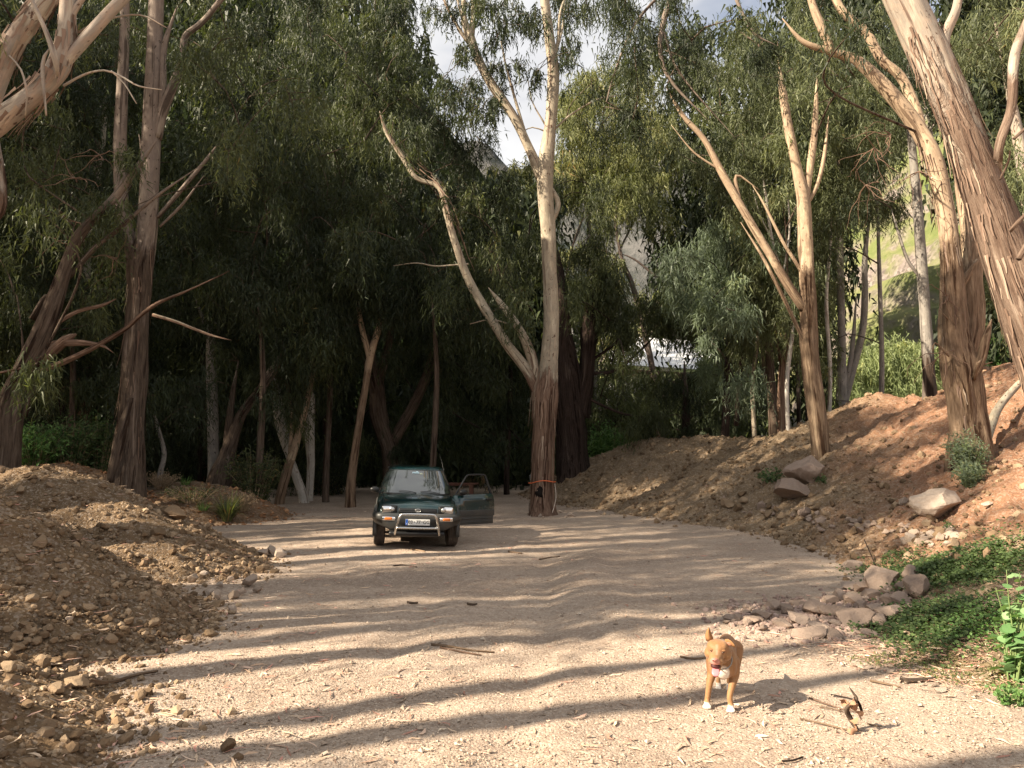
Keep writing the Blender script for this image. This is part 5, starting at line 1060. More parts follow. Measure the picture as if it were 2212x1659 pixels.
stick('thin pale stick lying along the toe of the nearest heap', [(225, 1432), (280, 1424), (355, 1420)], .02, BARK['pale'])
stick('thin dark stick poking up by the weeds above the pink rock pile', [(1895, 1232), (1880, 1212, .12), (1868, 1200, .25)], .02, BARK['dark'])
stick('thick dark piece of bark on the dry litter at right', [(1948, 1476), (1985, 1474), (2020, 1470)], .05, BARK['brown'], 'bark_piece', 'bark')
stick('thin reddish stick left of the dark bark piece on the right', [(1880, 1474), (1910, 1480), (1945, 1488)], .02, BARK['tan'])
stick('pale straight twig lying between the dog and the curled dead bark', [(1748, 1512), (1790, 1526), (1830, 1538), (1856, 1541)], .014, BARK['pale'])
stick('thin brown twig pointing at the foot of the curled dead bark', [(1728, 1557), (1770, 1566), (1820, 1578), (1860, 1586)], .014, BARK['tan'])
stick('short reddish stick on the road left of the weeds', [(1874, 1568 - 0), (1890, 1572), (1905, 1574)], .012, BARK['tan'])
stick('feathery reddish twig in front of the dog', [(1770, 1532), (1800, 1535), (1822, 1542)], .008, BARK['tan'])
stick('dark forked twig lying on the road at lower right', [(1690, 1650), (1712, 1648), (1735, 1640)], .014, BARK['dark'])
stick('dark twig lying in the sunlit gravel right of the dog shadow', [(1795, 1504), (1830, 1511), (1850, 1516)], .012, BARK['dark'])
stick('bark piece lying on the road behind the dog', [(1875, 1388 - 20), (1900, 1372), (1912, 1376)], .04, BARK['tan'], 'bark_piece', 'bark')
stick('thin stick on the road crossing left of the dog head', [(1470, 1422), (1500, 1426), (1530, 1422)], .02, BARK['tan'])
stick('dark clod of bark on the road left of centre', [(880, 1303), (892, 1305), (902, 1304)], .03, BARK['brown'], 'bark_piece', 'bark')
stick('dark bark scrap on the road right of the left clod', [(1010, 1306), (1020, 1308), (1030, 1307)], .03, BARK['brown'], 'bark_piece', 'bark')
stick('reddish bark strip on the road below the car, left', [(888, 1188), (902, 1190), (918, 1193)], .04, BARK['tan'], 'bark_strip', 'bark strip', .5)
stick('reddish bark strip on the road below the open door', [(1098, 1193), (1112, 1195), (1128, 1197)], .04, BARK['tan'], 'bark_strip', 'bark strip', .5)
stick('reddish twig bundle on the raised gravel right of the car', [(1165, 1210), (1185, 1206), (1210, 1203)], .025, BARK['tan'])
stick('dark twig bundle in the shade below the car', [(850, 1224), (870, 1222), (900, 1226)], .025, BARK['brown'])
stick('weathered log lying in the orange slope at the right', [(2110, 1000), (2150, 985), (2190, 960)], .12, BARK['pale'], 'log', 'log')
stick('long stick lying up the red slope left of the big pale boulder', [(1965, 1125), (1995, 1108), (2035, 1085), (2075, 1060)], .05, BARK['brown'])
# dead limb leaning on the slope behind the stout trunk
q = np.array([[*P(2128, 965, 16.2), .09], [*P(2142, 915, 16.8), .10], [*P(2165, 870, 17.2), .08], [*P(2205, 825, 17.6), .07]]); o = q[0, :3].copy(); q[:, :3] -= o
V, f, bk, s_ = tube(q, .1, 12, .15, .08, 5); root = thing('dead_limb', 'pale dead limb leaning against the slope right of the stout trunk', 'dead branch', tuple(o))
link('limb', npmesh('limb', V, f, {'bark': ('FLOAT_VECTOR', bk), 'sm': ('FLOAT', s_ + .7)}), root, BARK['pale'])
V, f, bk, s_ = tube(np.array([[.02, 0, .25, .03], [.0, -.1, .35, .02], [-.04, -.15, .52, .01]]), .1, 7); link('twig', npmesh('twig', V, f, {'bark': ('FLOAT_VECTOR', bk), 'sm': ('FLOAT', s_ + .7)}), root, BARK['pale'])
# curled dead bark / leaf piece standing on the gravel at lower right
b = hit(1842, 1580); root = thing('curled_dead_bark', 'crumpled piece of dead brown bark and leaves standing up on the gravel, lower right', 'dead bark', (b[0], b[1], tz(b[0], b[1]))); k_ = b[1]/F
def cp(px, py, y=0): return [(px - 1842)*k_, y, (1580 - py)*k_]
V, f, bk, s_ = tube(np.array([[*cp(1852, 1578), .012], [*cp(1840, 1555, .02), .016], [*cp(1832, 1535, .0), .015], [*cp(1850, 1515, -.02), .011], [*cp(1844, 1500), .006], [*cp(1838, 1490), .002]]), .01, 8, .3, .25, 4)
link('stalk', npmesh('stalk', V, f, {'bark': ('FLOAT_VECTOR', bk), 'sm': ('FLOAT', s_)}), root, BARK['brown'])
V, f, bk, s_ = tube(np.array([[*cp(1848, 1512), .006], [*cp(1858, 1525, .01), .010], [*cp(1862, 1540, 0), .008], [*cp(1858, 1552), .004]]), .01, 8, .3, .25, 5); link('stalk', npmesh('stalk', V, f, {'bark': ('FLOAT_VECTOR', bk), 'sm': ('FLOAT', s_)}), root, BARK['dark'])
MAT_DEADLEAF = simple('dead_leaf', (.36, .2, .12), .7, .2)
for k, (a, b_, w, h, ry) in enumerate([(1828, 1523, .075, .04, .5), (1845, 1530, .06, .06, -.6), (1855, 1545, .05, .06, .9), (1842, 1560, .05, .08, -.2), (1838, 1518, .05, .035, 1.3), (1834, 1574, .06, .04, .1)]):
    u = np.linspace(0, 1, 7); rows = []
    for t in u:
        ww = h*math.sin(math.pi*min(max(t, .04), .96))**.7; rows += [[(t - .5)*w, .3*w*math.sin(t*4 + k), -ww/2 + .01*math.sin(9*t)], [(t - .5)*w, .3*w*math.sin(t*4 + k) + .014, 0], [(t - .5)*w, .3*w*math.sin(t*4 + k) - .01, ww/2]]
    f = [[3*i + j, 3*i + j + 1, 3*i + j + 4, 3*i + j + 3] for i in range(6) for j in range(2)]
    link('dead_leaf', npmesh('dead_leaf', np.array(rows), np.array(f)), root, MAT_DEADLEAF, cp(a, b_, -.01*k), (0, ry, .5*k))

# ------------------------------------------------------------------ bench, railing, white buildings
MAT_WOODR = simple('reddish_plank_wood', (.16, .07, .05), .7, .3)
bq = hit(990, 1072); bx, by = bq[0], bq[1]; bz = tz(bx, by); wd = 1.55
root = thing('wooden_bench', 'reddish brown plank bench behind the open car door', 'bench', (bx - .1, by, bz), (0, 0, -.12))
for k in range(2):
    v, f = cube((0, -.11 + .23*k, .50 - .01*k), (1.75, .20, .055), None, .008); link('plank', npmesh('plank', v, f, None, False), root, MAT_WOODR)
v, f = cube((0, .0, .445), (1.45, .34, .05), None, .005); link('crosspiece', npmesh('crosspiece', v, f, None, False), root, MAT_WOODR)
for s in (-.62, .62):
    v, f = cube((s, 0, .19), (.13, .34, .46), None, .008); link('leg', npmesh('leg', v, f, None, False), root, MAT_WOODR)
MAT_RAIL = simple('weathered_rail_metal', (.30, .30, .28), .5, .4, .6)
g = P(1205, 1045, 34); gz = tz(g[0], g[1]); root = thing('metal_railing', 'small grey metal railing behind the central tree at the end of the embankment', 'railing', (g[0], g[1], gz))
for zz in (.25, .62): V, f, _, _ = tube(np.array([[-1.3, 0, zz, .025], [0, 0, zz, .025], [.6, 0, zz, .025]]), .5, 8); link('rail', npmesh('rail', V, f), root, MAT_RAIL)
for xx in (-1.25, -.35, .55): V, f, _, _ = tube(np.array([[xx, 0, -.1, .03], [xx, 0, .3, .03], [xx, 0, .66, .03]]), .5, 8); link('post', npmesh('post', V, f), root, MAT_RAIL)
MAT_WHITE = simple('white_roof_sheet', (.80, .81, .83), .45, .4)
MAT_BEAM = simple('brown_fascia', (.22, .15, .11), .7, .2)
MAT_WALL = simple('grey_render_wall', (.42, .42, .42), .8, .2)
c0 = P(1440, 775, 60); Z0 = c0[2]
root = thing('white_roofed_building', 'large white-roofed building half hidden behind the middle trees', 'building', (c0[0], 60, 0))
v, f = cube((0, 4, Z0/2 - .8), (8, 8, Z0 - 1.7), None, .02); link('wall', npmesh('wall', v, f, None, False), root, MAT_WALL)
v, f = cube((0, -.25, Z0 - 1.35), (9, .25, .55), (0, .06, 0), .02); link('fascia', npmesh('fascia', v, f, None, False), root, MAT_BEAM)
for k in range(9):
    v, f = cube((-4.1 + k*1.02, 3.6, Z0 + 1.0 - .061*(k*1.02 - 4.1)), (.99, 8.6, .07), (.42, .06, 0), .01); link('roof_sheet', npmesh('roof_sheet', v, f, None, False), root, MAT_WHITE)
c1 = P(1722, 930, 46)
root = thing('white_shed', 'small white gabled shed behind the two thin dark trunks', 'shed', (c1[0] - .2, 46, 0), (0, 0, -.35))
for k in range(6):
    h = c1[2] + 1.35 - .22*k; v, f = cube((-1.6 + .62*k, 0, h/2), (.6, .1, h), None, .01); link('wall_panel', npmesh('wall_panel', v, f, None, False), root, MAT_WHITE)
v, f = cube((0, 2.2, c1[2] + .72), (4.1, 4.8, .1), (0, .34, 0), .01); link('roof', npmesh('roof', v, f, None, False), root, MAT_WHITE)
v, f = cube((0, 4.4, c1[2]*.5), (3.7, .1, c1[2]), None, .01); link('back_wall', npmesh('back_wall', v, f, None, False), root, MAT_WALL)
# ------------------------------------------------------------------ the car
def car_mats():
    m = M('dark_green_car_paint'); o = m.obj(); n = m.noise(o, 2.5, 6, .65); z = m.node('ShaderNodeSeparateXYZ', {'Vector': o}).outputs[2]
    dust = m.math('MULTIPLY', m.val(n, .35, .7), m.val(z, .95, .35, .06, .5))
    c = m.mix(dust, (.006, .032, .036), (.20, .16, .12)); rg_ = m.val(dust, 0, .5, .16, .6)
    m.b.inputs['Coat Weight'].default_value = .8; m.b.inputs['Coat Roughness'].default_value = .05
    paint = m.fin(c, rg_, .5, None, .25)
    m = M('grey_cladding_plastic'); o = m.obj(); n = m.noise(o, 3, 6, .65)
    clad = m.fin(m.mix(m.val(n, .3, .7, 0, .5), (.028, .032, .033), (.09, .078, .064)), .45, .45)
    blk = simple('black_trim', (.012, .012, .012), .4, .4)
    m = M('tyre_rubber'); n = m.noise(m.obj(), 5, 6, .7); tyre = m.fin(m.mix(m.val(n, .3, .65, .1, .7), (.03, .028, .026), (.17, .13, .10)), .9, .2)
    chrome = simple('brushed_steel', (.55, .54, .52), .25, .5, 1.0)
    refl = simple('chrome_reflector', (.85, .85, .85), .12, .5, 1.0)
    m = M('windscreen_glass'); m.b.inputs['Coat Weight'].default_value = 1.0; m.b.inputs['Coat Roughness'].default_value = .01; m.b.inputs['Coat IOR'].default_value = 1.6
    scr = m.fin((.02, .026, .026), .04, .8)
    m = M('clear_glass'); m.b.inputs['Transmission Weight'].default_value = 1.0; clr = m.fin((.95, .97, .96), .0, .5, None, 0, IOR=1.15)
    amber = simple('amber_lens', (.62, .17, .03), .15, .6); seat = simple('grey_seat_cloth', (.07, .07, .075), .9, .1)
    rim = simple('silver_rim', (.42, .42, .42), .35, .5, .8)
    return paint, clad, blk, tyre, chrome, refl, scr, clr, amber, seat, rim
PAINT, CLAD, BLK, TYRE, STEEL, REFL, SCR, CLR, AMB, SEAT, RIM = car_mats()
CARX, CARY = -1.97, 15.0 + 1.05
YAW = math.radians(-9.0); ROLL = math.radians(2.1)
car = thing('parked_car', 'dark green three-door off-roader with a steel bull bar, driver door wide open', 'car', (CARX - .12, CARY, tz(CARX, CARY) - .0), (0, ROLL, -YAW*-1*-1))
car.rotation_euler = Euler((0, ROLL, math.radians(9.0))); car.scale = (.95, .95, .97)
def part(name, J, mat, parent=car, smooth=True, **k): return link(name, J.mesh(name, smooth), parent, mat, **k)
def loft(secs, caps=True):
    S = np.array(secs, float); m, n, _ = S.shape; V = S.reshape(-1, 3); i = np.arange(m - 1)[:, None]*n; j = np.arange(n)[None]; j2 = (j + 1) % n
    f = [np.stack([i + j, i + j2, i + n + j2, i + n + j], 2).reshape(-1, 4)]
    if caps:
        V = np.vstack([V, S[0].mean(0), S[-1].mean(0)]); k = np.arange(n); k2 = (k + 1) % n
        f.append(np.stack([np.full(n, len(V) - 2), k2, k], 1)); f.append(np.stack([(m - 1)*n + k, (m - 1)*n + k2, np.full(n, len(V) - 1)], 1))
    return V, f
def evalmods(o):
    dg = bpy.context.evaluated_depsgraph_get(); me = bpy.data.meshes.new_from_object(o.evaluated_get(dg)); old = o.data; o.modifiers.clear(); o.data = me; return o
# lower body
def prof(y, w, zb, zt, cr=.03):
    h = [(0, zb), (w*.55, zb), (w*.90, zb + .015), (w, zb + .10), (w + .008, (zb + zt)/2 - .04), (w, zt - .18), (w - .02, zt - .09), (w - .085, zt - .025), (w*.6, zt), (w*.3, zt + cr*.8), (0, zt + cr)]
    return [(x, y, z) for x, z in h] + [(-x, y, z) for x, z in h[-2:0:-1]]
secs = [prof(-1.80, .66, .50, .74), prof(-1.79, .74, .46, .80), prof(-1.72, .80, .42, .86), prof(-1.55, .825, .40, .915), prof(-1.2, .835, .38, .965), prof(-.82, .84, .36, 1.0), prof(-.4, .845, .34, 1.02), prof(.6, .845, .34, 1.03), prof(1.2, .84, .36, 1.04), prof(1.6, .82, .40, 1.04), prof(1.82, .78, .46, 1.02), prof(1.85, .7, .5, .98)]
body = link('body', npmesh('body', *loft(secs)), car, PAINT)
sub = body.modifiers.new('s', 'SUBSURF'); sub.levels = 2; sub.render_levels = 2
cutters = []
def cutter(V, f): o = link('cut', npmesh('cut', V, f)); o.parent = car; cutters.append(o); b_ = body.modifiers.new('b', 'BOOLEAN'); b_.operation = 'DIFFERENCE'; b_.object = o; b_.solver = 'EXACT'
for s in (-1, 1):
    for yy in (-1.12, 1.08):
        V, f, _, _ = tube(np.array([[s*.52, yy, .33, .40], [s*.75, yy, .33, .40], [s*1.1, yy, .33, .40]]), .3, 40); cutter(V, f)
v_, f_ = cube((.62, .08, .78), (.7, 1.05, .70), None, .05); cutter(v_, f_)
bpy.context.view_layer.update(); evalmods(body)
body.data.materials.clear(); body.data.materials.append(PAINT)
# cabin
ZS = 1.07
ZC = [(.98, .765, -.80, 1.80), (1.08, .75, -.66, 1.78), (1.25, .69, -.40, 1.72), (1.42, .625, -.14, 1.65), (1.50, .59, -.02, 1.60), (1.545, .53, .12, 1.50), (1.562, .42, .3, 1.35)]
def cabp(z):
    z_ = np.array(ZC); r = [np.interp(z, z_[:, 0], z_[:, i]) for i in (1, 2, 3)]; r[0] *= ZS - .04*(z < 1.1); return r
NE = 5.0
def cabpt(z, th):
    hx, y0, y1 = cabp(z); c, s = math.cos(th), math.sin(th); e = 2/NE
    return (hx*math.copysign(abs(c)**e, c), (y0 + y1)/2 + (y1 - y0)/2*math.copysign(abs(s)**e, s), z)
def frontpt(z, s, out=0.0):
    hx, y0, y1 = cabp(z); yc, hy = (y0 + y1)/2, (y1 - y0)/2; return (s*hx, yc - hy*(1 - abs(s)**NE)**(1/NE) - out*.8, z + out*.5)
def sidept(z, t, sg, out=0.0):
    hx, y0, y1 = cabp(z); yc, hy = (y0 + y1)/2, (y1 - y0)/2; return (sg*(hx*(1 - abs(t)**NE)**(1/NE) + out), yc + t*hy, z + out*.3)
rings = [[cabpt(z, th) for th in np.linspace(0, 6.2832, 57)[:-1]] for z in (.96, 1.02, 1.08, 1.16, 1.25, 1.34, 1.42, 1.47, 1.50, 1.525, 1.545, 1.556, 1.562)]
cabin = link('cabin', npmesh('cabin', *loft(rings)), car, PAINT)
v_, f_ = cube((.62, .08, 1.0), (.9, 1.0, .72), None, .04); co = link('cut', npmesh('cut', v_, f_)); co.parent = car; cutters.append(co)
b_ = cabin.modifiers.new('b', 'BOOLEAN'); b_.object = co; b_.solver = 'EXACT'; bpy.context.view_layer.update(); evalmods(cabin); cabin.data.materials.clear(); cabin.data.materials.append(PAINT)
for c_ in cutters: bpy.data.objects.remove(c_)
def patch(fn, us, zs, out, edge=None):
    V = [fn(z, u, out) for z in zs for u in us]; n = len(us); i = (np.arange(len(zs) - 1)[:, None]*n + np.arange(n - 1)[None]).ravel(); return np.array(V), np.stack([i, i + 1, i + n + 1, i + n], 1)
us, zs = np.linspace(-.93, .93, 25), np.linspace(1.02, 1.475, 9)
J = Join(); J.add(*patch(lambda z, s, o: frontpt(z, s, o), np.linspace(-.955, .955, 29), np.linspace(1.0, 1.49, 9), .006)); part('windscreen_seal', J, BLK)
J = Join(); J.add(*patch(lambda z, s, o: frontpt(z, s, o), us, zs, .013)); wsc = part('windscreen', J, SCR)
for sg in (-1, 1):
    for t0, t1, nm in ((-.42, .12, 'side_window'), (.2, .72, 'side_window')):
        if sg == 1 and t0 < 0: continue
        J = Join(); J.add(*patch(lambda z, t, o: sidept(z, t, sg, o), np.linspace(t0, t1, 9), np.linspace(1.06, 1.44, 7), .008)); part(nm, J, SCR)
J = Join()
for sg in (-1, 1):
    q = np.array([[*sidept(1.50, t, sg, .01), .013] for t in np.linspace(-.7, .8, 8)]); V, f, _, _ = tube(q, .1, 8); J.add(V, f)
part('roof_rail', J, BLK)
# sticker, mirror, wipers
J = Join(); v_, f_ = cube((0, 0, 0), (.15, .006, .045), None, .002); J.add(v_ + np.array(frontpt(1.42, -.04, .022)), f_); v_, f_ = cube((0, 0, 0), (.05, .006, .07), None, .002); J.add(v_ + np.array(frontpt(1.425, .0, .026)), f_)
part('toll_tag', J, simple('pale_blue_sticker', (.55, .75, .85), .5, .3), smooth=False)
J = Join(); v_, f_ = cube((0, 0, 0), (.06, .006, .03), None, .002); J.add(v_ + np.array(frontpt(1.405, .14, .022)), f_); part('toll_tag', J, simple('pale_green_sticker', (.6, .68, .55), .5, .3), smooth=False)
for x0, x1 in ((-.5, -.02), (.1, .6)):
    q = np.array([[*frontpt(1.03 + .02, x0, .03), .007], [*frontpt(1.05, (x0 + x1)/2, .035), .008], [*frontpt(1.022, x1, .03), .009]]); J = Join(); V, f, _, _ = tube(q, .1, 6); J.add(V, f); part('wiper', J, BLK)
q = np.array([[*frontpt(1.0, x, .01), .02] for x in np.linspace(-.93, .93, 9)]); J = Join(); V, f, _, _ = tube(q, .1, 8); J.add(V, f); part('cowl', J, BLK)
q = np.array([[.60, -.30, 1.42, .006], [.56, -.2, 1.62, .004], [.49, -.02, 1.86, .002]]); J = Join(); V, f, _, _ = tube(q, .2, 6); J.add(V, f); part('antenna', J, BLK)
# hood seam lines
for s in (-1, 1):
    q = np.array([[s*(.74 - .06*t), -.84 - .93*t, 1.012 - .075*t - .055*t**3, .004] for t in np.linspace(0, 1, 9)]); J = Join(); V, f, _, _ = tube(q, .2, 5); J.add(V, f); part('hood_seam', J, BLK)
# bumper swept round the front
def bumper_path(n=41):
    out = []
    for k in range(n):
        u = -1 + 2*k/(n - 1); a = abs(u)
        if a < .72: x = .70*u/.72; y = -1.90 + .06*(a/.72)**3
        else:
            t = (a - .72)/.28; x = math.copysign(.70 + .165*math.sin(t*math.pi/2), u); y = -1.84 + .36*(1 - math.cos(t*math.pi/2))
        out.append((x, y))
    return np.array(out)
def sweep(path, sec):
    """sec: (outward, z) ring swept along the path"""
    t = np.gradient(path, axis=0); t /= np.linalg.norm(t, axis=1)[:, None]; nrm = np.stack([t[:, 1], -t[:, 0]], 1)
    return loft([[(p[0] + n_[0]*o, p[1] + n_[1]*o, z + (.11*max(0, min(1, (abs(p[0]) - .48)/.3)) if z < .5 else 0)) for o, z in sec] for p, n_ in zip(path, nrm)])
bp = bumper_path()
J = Join(); J.add(*sweep(bp, [(-.12, .70), (-.02, .705), (.025, .68), (.04, .64), (.035, .61), (.04, .56), (.035, .48), (.01, .40), (-.04, .355), (-.12, .35)])); part('bumper', J, CLAD)
J = Join(); v_, f_ = cube((0, -1.935, .555), (.72, .04, .10), None, .012); J.add(v_, f_); part('air_intake', J, BLK)
J = Join(); v_, f_ = cube((0, -1.93, .44), (.66, .05, .05), None, .01); J.add(v_, f_); part('lower_intake', J, BLK)
J = Join(); v_, f_ = cube((0, -1.80, .33), (1.1, .25, .10), (.3, 0, 0), .03); J.add(v_, f_); v_, f_ = cube((0, -1.2, .32), (.9, 1.2, .14), None, .04); J.add(v_, f_); v_, f_ = cube((0, .4, .30), (1.1, 2.6, .12), None, .04); J.add(v_, f_); part('underbody', J, BLK)
# grille, emblem
J = Join(); v_, f_ = cube((0, -1.812, .752), (.76, .05, .085), (-.2, 0, 0), .015); J.add(v_, f_); part('grille', J, BLK)
J = Join()
for zz in (.735, .765): v_, f_ = cube((0, -1.838, zz), (.72, .012, .010), None, .003); J.add(v_, f_)
part('grille_slat', J, CLAD)
def ell(cx, cz, rx, rz, r): return np.array([[cx + rx*math.cos(a), -1.848 - .003*math.sin(a), cz + rz*math.sin(a), r] for a in np.linspace(0, 2*math.pi, 25)])
J = Join()
for e_ in (ell(0, .757, .052, .034, .0055), ell(0, .757, .016, .031, .0045), ell(0, .772, .036, .014, .0045)): V, f, _, _ = tube(e_, .02, 6, cap=False); J.add(V, f)
part('emblem', J, STEEL)
# headlights and turn signals
def pill(cx, cz, w, h, y, dep, yaw, bev=.02):
    v, f = cube((0, 0, 0), (w, dep, h), None, bev); c, s = math.cos(yaw), math.sin(yaw); v = np.stack([v[:, 0]*c - v[:, 1]*s, v[:, 0]*s + v[:, 1]*c, v[:, 2]], 1) + np.array([cx, y, cz]); return v, f
for s in (-1, 1):
    J = Join(); v, f = pill(s*.565, .765, .30, .14, -1.77, .10, -s*-.22*-1, .03); J.add(v, f); h = part('headlight', J, REFL)
    J = Join(); v, f = pill(s*.565, .765, .32, .16, -1.755, .09, s*.22, .03); J.add(v, f); part('headlight_seal', J, BLK, h)
    for cx, r in ((s*.51, .05), (s*.63, .045)):
        V, f, _, _ = tube(np.array([[cx, -1.832 + (.02 if abs(cx) > .6 else 0), .77, r], [cx, -1.838 + (.02 if abs(cx) > .6 else 0), .77, r*.9]]), .01, 20); J = Join(); J.add(V, f); part('reflector', J, STEEL, h)
        V, f, _, _ = tube(np.array([[cx, -1.84 + (.02 if abs(cx) > .6 else 0), .77, r*.75], [cx, -1.846 + (.02 if abs(cx) > .6 else 0), .77, r*.3]]), .01, 20); J = Join(); J.add(V, f); part('bulb_shield', J, REFL, h)
    J = Join(); v, f = pill(s*.57, .60, .27, .075, -1.895, .05, s*.10, .02); J.add(v, f); h = part('turn_signal', J, REFL)
    J = Join(); v, f = pill(s*.575, .60, .15, .055, -1.912, .04, s*.10, .015); J.add(v, f); part('amber_lens', J, AMB, h)
# number plate
pl = thing('x', None, None); bpy.data.objects.remove(pl)
PM = simple('plate_white', (.78, .78, .75), .45, .4); PB = simple('plate_blue', (.02, .10, .42), .4, .4); PK = simple('plate_black', (.01, .01, .01), .5, .3)
v, f = cube((0, -1.985, .545), (.48, .012, .115), None, .003); J = Join(); J.add(v, f); plate = part('number_plate', J, PM, smooth=False)
v, f = cube((-.217, -1.9925, .545), (.045, .004, .111), None, .001); J = Join(); J.add(v, f); part('plate_band', J, PB, plate, False)
def text_mesh(name, s, size, loc, mat, parent, rot=(math.pi/2, 0, 0), ex=.0015, sx=1.0, off=.0006):
    c = bpy.data.curves.new(name, 'FONT'); c.body = s; c.size = size; c.align_x = 'CENTER'; c.align_y = 'CENTER'; c.extrude = ex; c.offset = off
    o = bpy.data.objects.new(name, c); COL.objects.link(o); dg = bpy.context.evaluated_depsgraph_get(); me = bpy.data.meshes.new_from_object(o.evaluated_get(dg)); bpy.data.objects.remove(o)
    q = link(name, me, parent, mat, loc, rot); q.scale = (sx, 1, 1); return q
text_mesh('lettering', '03', .088, (-.142, -1.993, .545), PK, plate); text_mesh('lettering', '77', .088, (.012, -1.993, .545), PK, plate); text_mesh('lettering', 'GG', .088, (.168, -1.993, .545), PK, plate)
text_mesh('lettering', '\u00b7', .16, (-.064, -1.993, .545), PK, plate); text_mesh('lettering', '\u00b7', .16, (.084, -1.993, .55), PK, plate)
text_mesh('lettering', 'P', .03, (-.217, -1.996, .51), PM, plate, off=.0008)
# bull bar
for nm, q in (('bull_bar', [(-.44, -1.94, .30), (-.42, -2.0, .42), (-.385, -2.05, .55), (-.365, -2.06, .63), (-.33, -2.065, .685), (-.27, -2.07, .70), (0, -2.075, .705), (.27, -2.07, .70), (.33, -2.065, .685), (.365, -2.06, .63), (.385, -2.05, .55), (.42, -2.0, .42), (.44, -1.94, .30)]), ('cross_bar', [(-.41, -2.03, .44), (0, -2.06, .44), (.41, -2.03, .44)])):
    V, f, _, _ = tube(np.array([[*p, .024 if nm == 'bull_bar' else .019] for p in q]), .03, 14); J = Join(); J.add(V, f); part(nm, J, STEEL)
# wheel arch flares, sills
for s in (-1, 1):
    for yy in (-1.12, 1.08):
        J = Join(); secs = []
        for a in np.linspace(-.25, math.pi + .25, 25):
            c, s_ = math.cos(a), math.sin(a); secs.append([(s*x, yy + c*r, .34 + s_*r) for x, r in ((.80, .395), (.875, .395), (.885, .41), (.875, .45), (.845, .475), (.80, .47))])
        J.add(*loft(secs)); part('wheel_arch', J, CLAD)
    J = Join(); v, f = cube((s*.85, 0, .42), (.05, 1.3, .16), None, .02); 
    if s < 0: J.add(v, f); v, f = cube((s*.858, -.02, .57), (.03, 1.25, .13), None, .01); J.add(v, f)
    else: v, f = cube((s*.84, 0, .37), (.05, 1.3, .08), None, .02); J.add(v, f)
    part('sill', J, CLAD)
# wheels
def wheel(x, y, steer):
    w = thing('w', None, None); bpy.data.objects.remove(w)
    prof_ = [(.20, -.085), (.25, -.105), (.30, -.110), (.325, -.100), (.338, -.085)]
    xs_ = np.linspace(-.085, .085, 25); tread = []
    for xx in xs_: g = any(abs(xx - c) < .006 for c in (-.05, -.017, .017, .05)); tread.append((.330 if g else .341, xx))
    pr = prof_ + tread + [(r, -x_) for r, x_ in prof_[::-1]] + [(.20, .06), (.20, -.06)]
    n = 48; secs = [[(x_, r*math.cos(a), r*math.sin(a)) for r, x_ in pr] for a in np.linspace(0, 2*math.pi, n + 1)]
    V, f = loft(secs, False); J = Join(); J.add(V, f)
    o = link('wheel', J.mesh('wheel', True), car, TYRE); o.location = (x, y, .341); o.rotation_euler = (0, 0, steer)
    sg = 1 if x > 0 else -1
    V, f, _, _ = tube(np.array([[-sg*.06, 0, 0, .205], [sg*.06, 0, 0, .205], [sg*.075, 0, 0, .18], [sg*.05, 0, 0, .15]]), .04, 24); J = Join(); J.add(V, f); link('rim', J.mesh('rim'), o, RIM)
    J = Join()
    for k in range(5):
        a = k*2*math.pi/5; v, f = cube((sg*.075, .1, 0), (.03, .16, .06), None, .01); c, s = math.cos(a), math.sin(a); v = np.stack([v[:, 0], v[:, 1]*c - v[:, 2]*s, v[:, 1]*s + v[:, 2]*c], 1); J.add(v, f)
    link('spoke', J.mesh('spoke'), o, RIM); V, f, _, _ = tube(np.array([[sg*.05, 0, 0, .05], [sg*.1, 0, 0, .04]]), .05, 14); J = Join(); J.add(V, f); link('hub_cap', J.mesh('hub_cap'), o, BLK)
wheel(-.75, -1.12, .05); wheel(.75, -1.12, .05); wheel(-.75, 1.08, 0); wheel(.75, 1.08, 0)
# mirror on the passenger side, interior
def mirror(parent, c, s):
    v, f = rock_v(5, 3, 0, 0, (1, .6, .62)); J = Join(); J.add(v*.105 + np.array(c), f); J.add(*cube((c[0] - s*.09, c[1] + .02, c[2] - .05), (.10, .05, .04), None, .01)); part('mirror', J, BLK, parent)
mirror(car, (-.90, -.52, 1.07), -1)
for xx in (.36,):
    J = Join(); v, f = cube((xx, .28, .62), (.48, .5, .16), None, .05); J.add(v, f); v, f = cube((xx, .52, .92), (.46, .14, .56), (-.2, 0, 0), .05); J.add(v, f); v, f = cube((xx, .58, 1.28), (.24, .1, .16), None, .04); J.add(v, f); part('seat', J, SEAT)
q = np.array([[.36 + .18*math.cos(a), -.22 + .06*math.sin(a), .98 + .17*math.sin(a), .014] for a in np.linspace(0, 6.283, 21)]); J = Join(); V, f, _, _ = tube(q, .05, 8, cap=False); J.add(V, f); part('steering_wheel', J, BLK)
# open driver door
door = thing('x', None, None); bpy.data.objects.remove(door)
DL = 1.16
def outline():
    pts = [(0, .42), (.0, .98)]
    return pts
o2 = [(.0, .44), (.0, .60), (.0, .80), (.02, 1.0), (.30, 1.01), (.60, 1.015), (.90, 1.02), (1.06, 1.03), (1.13, .98), (1.155, .88), (1.16, .75), (1.15, .60), (1.10, .48), (1.02, .40), (.98, .385), (.60, .38), (.30, .38), (.04, .39)]
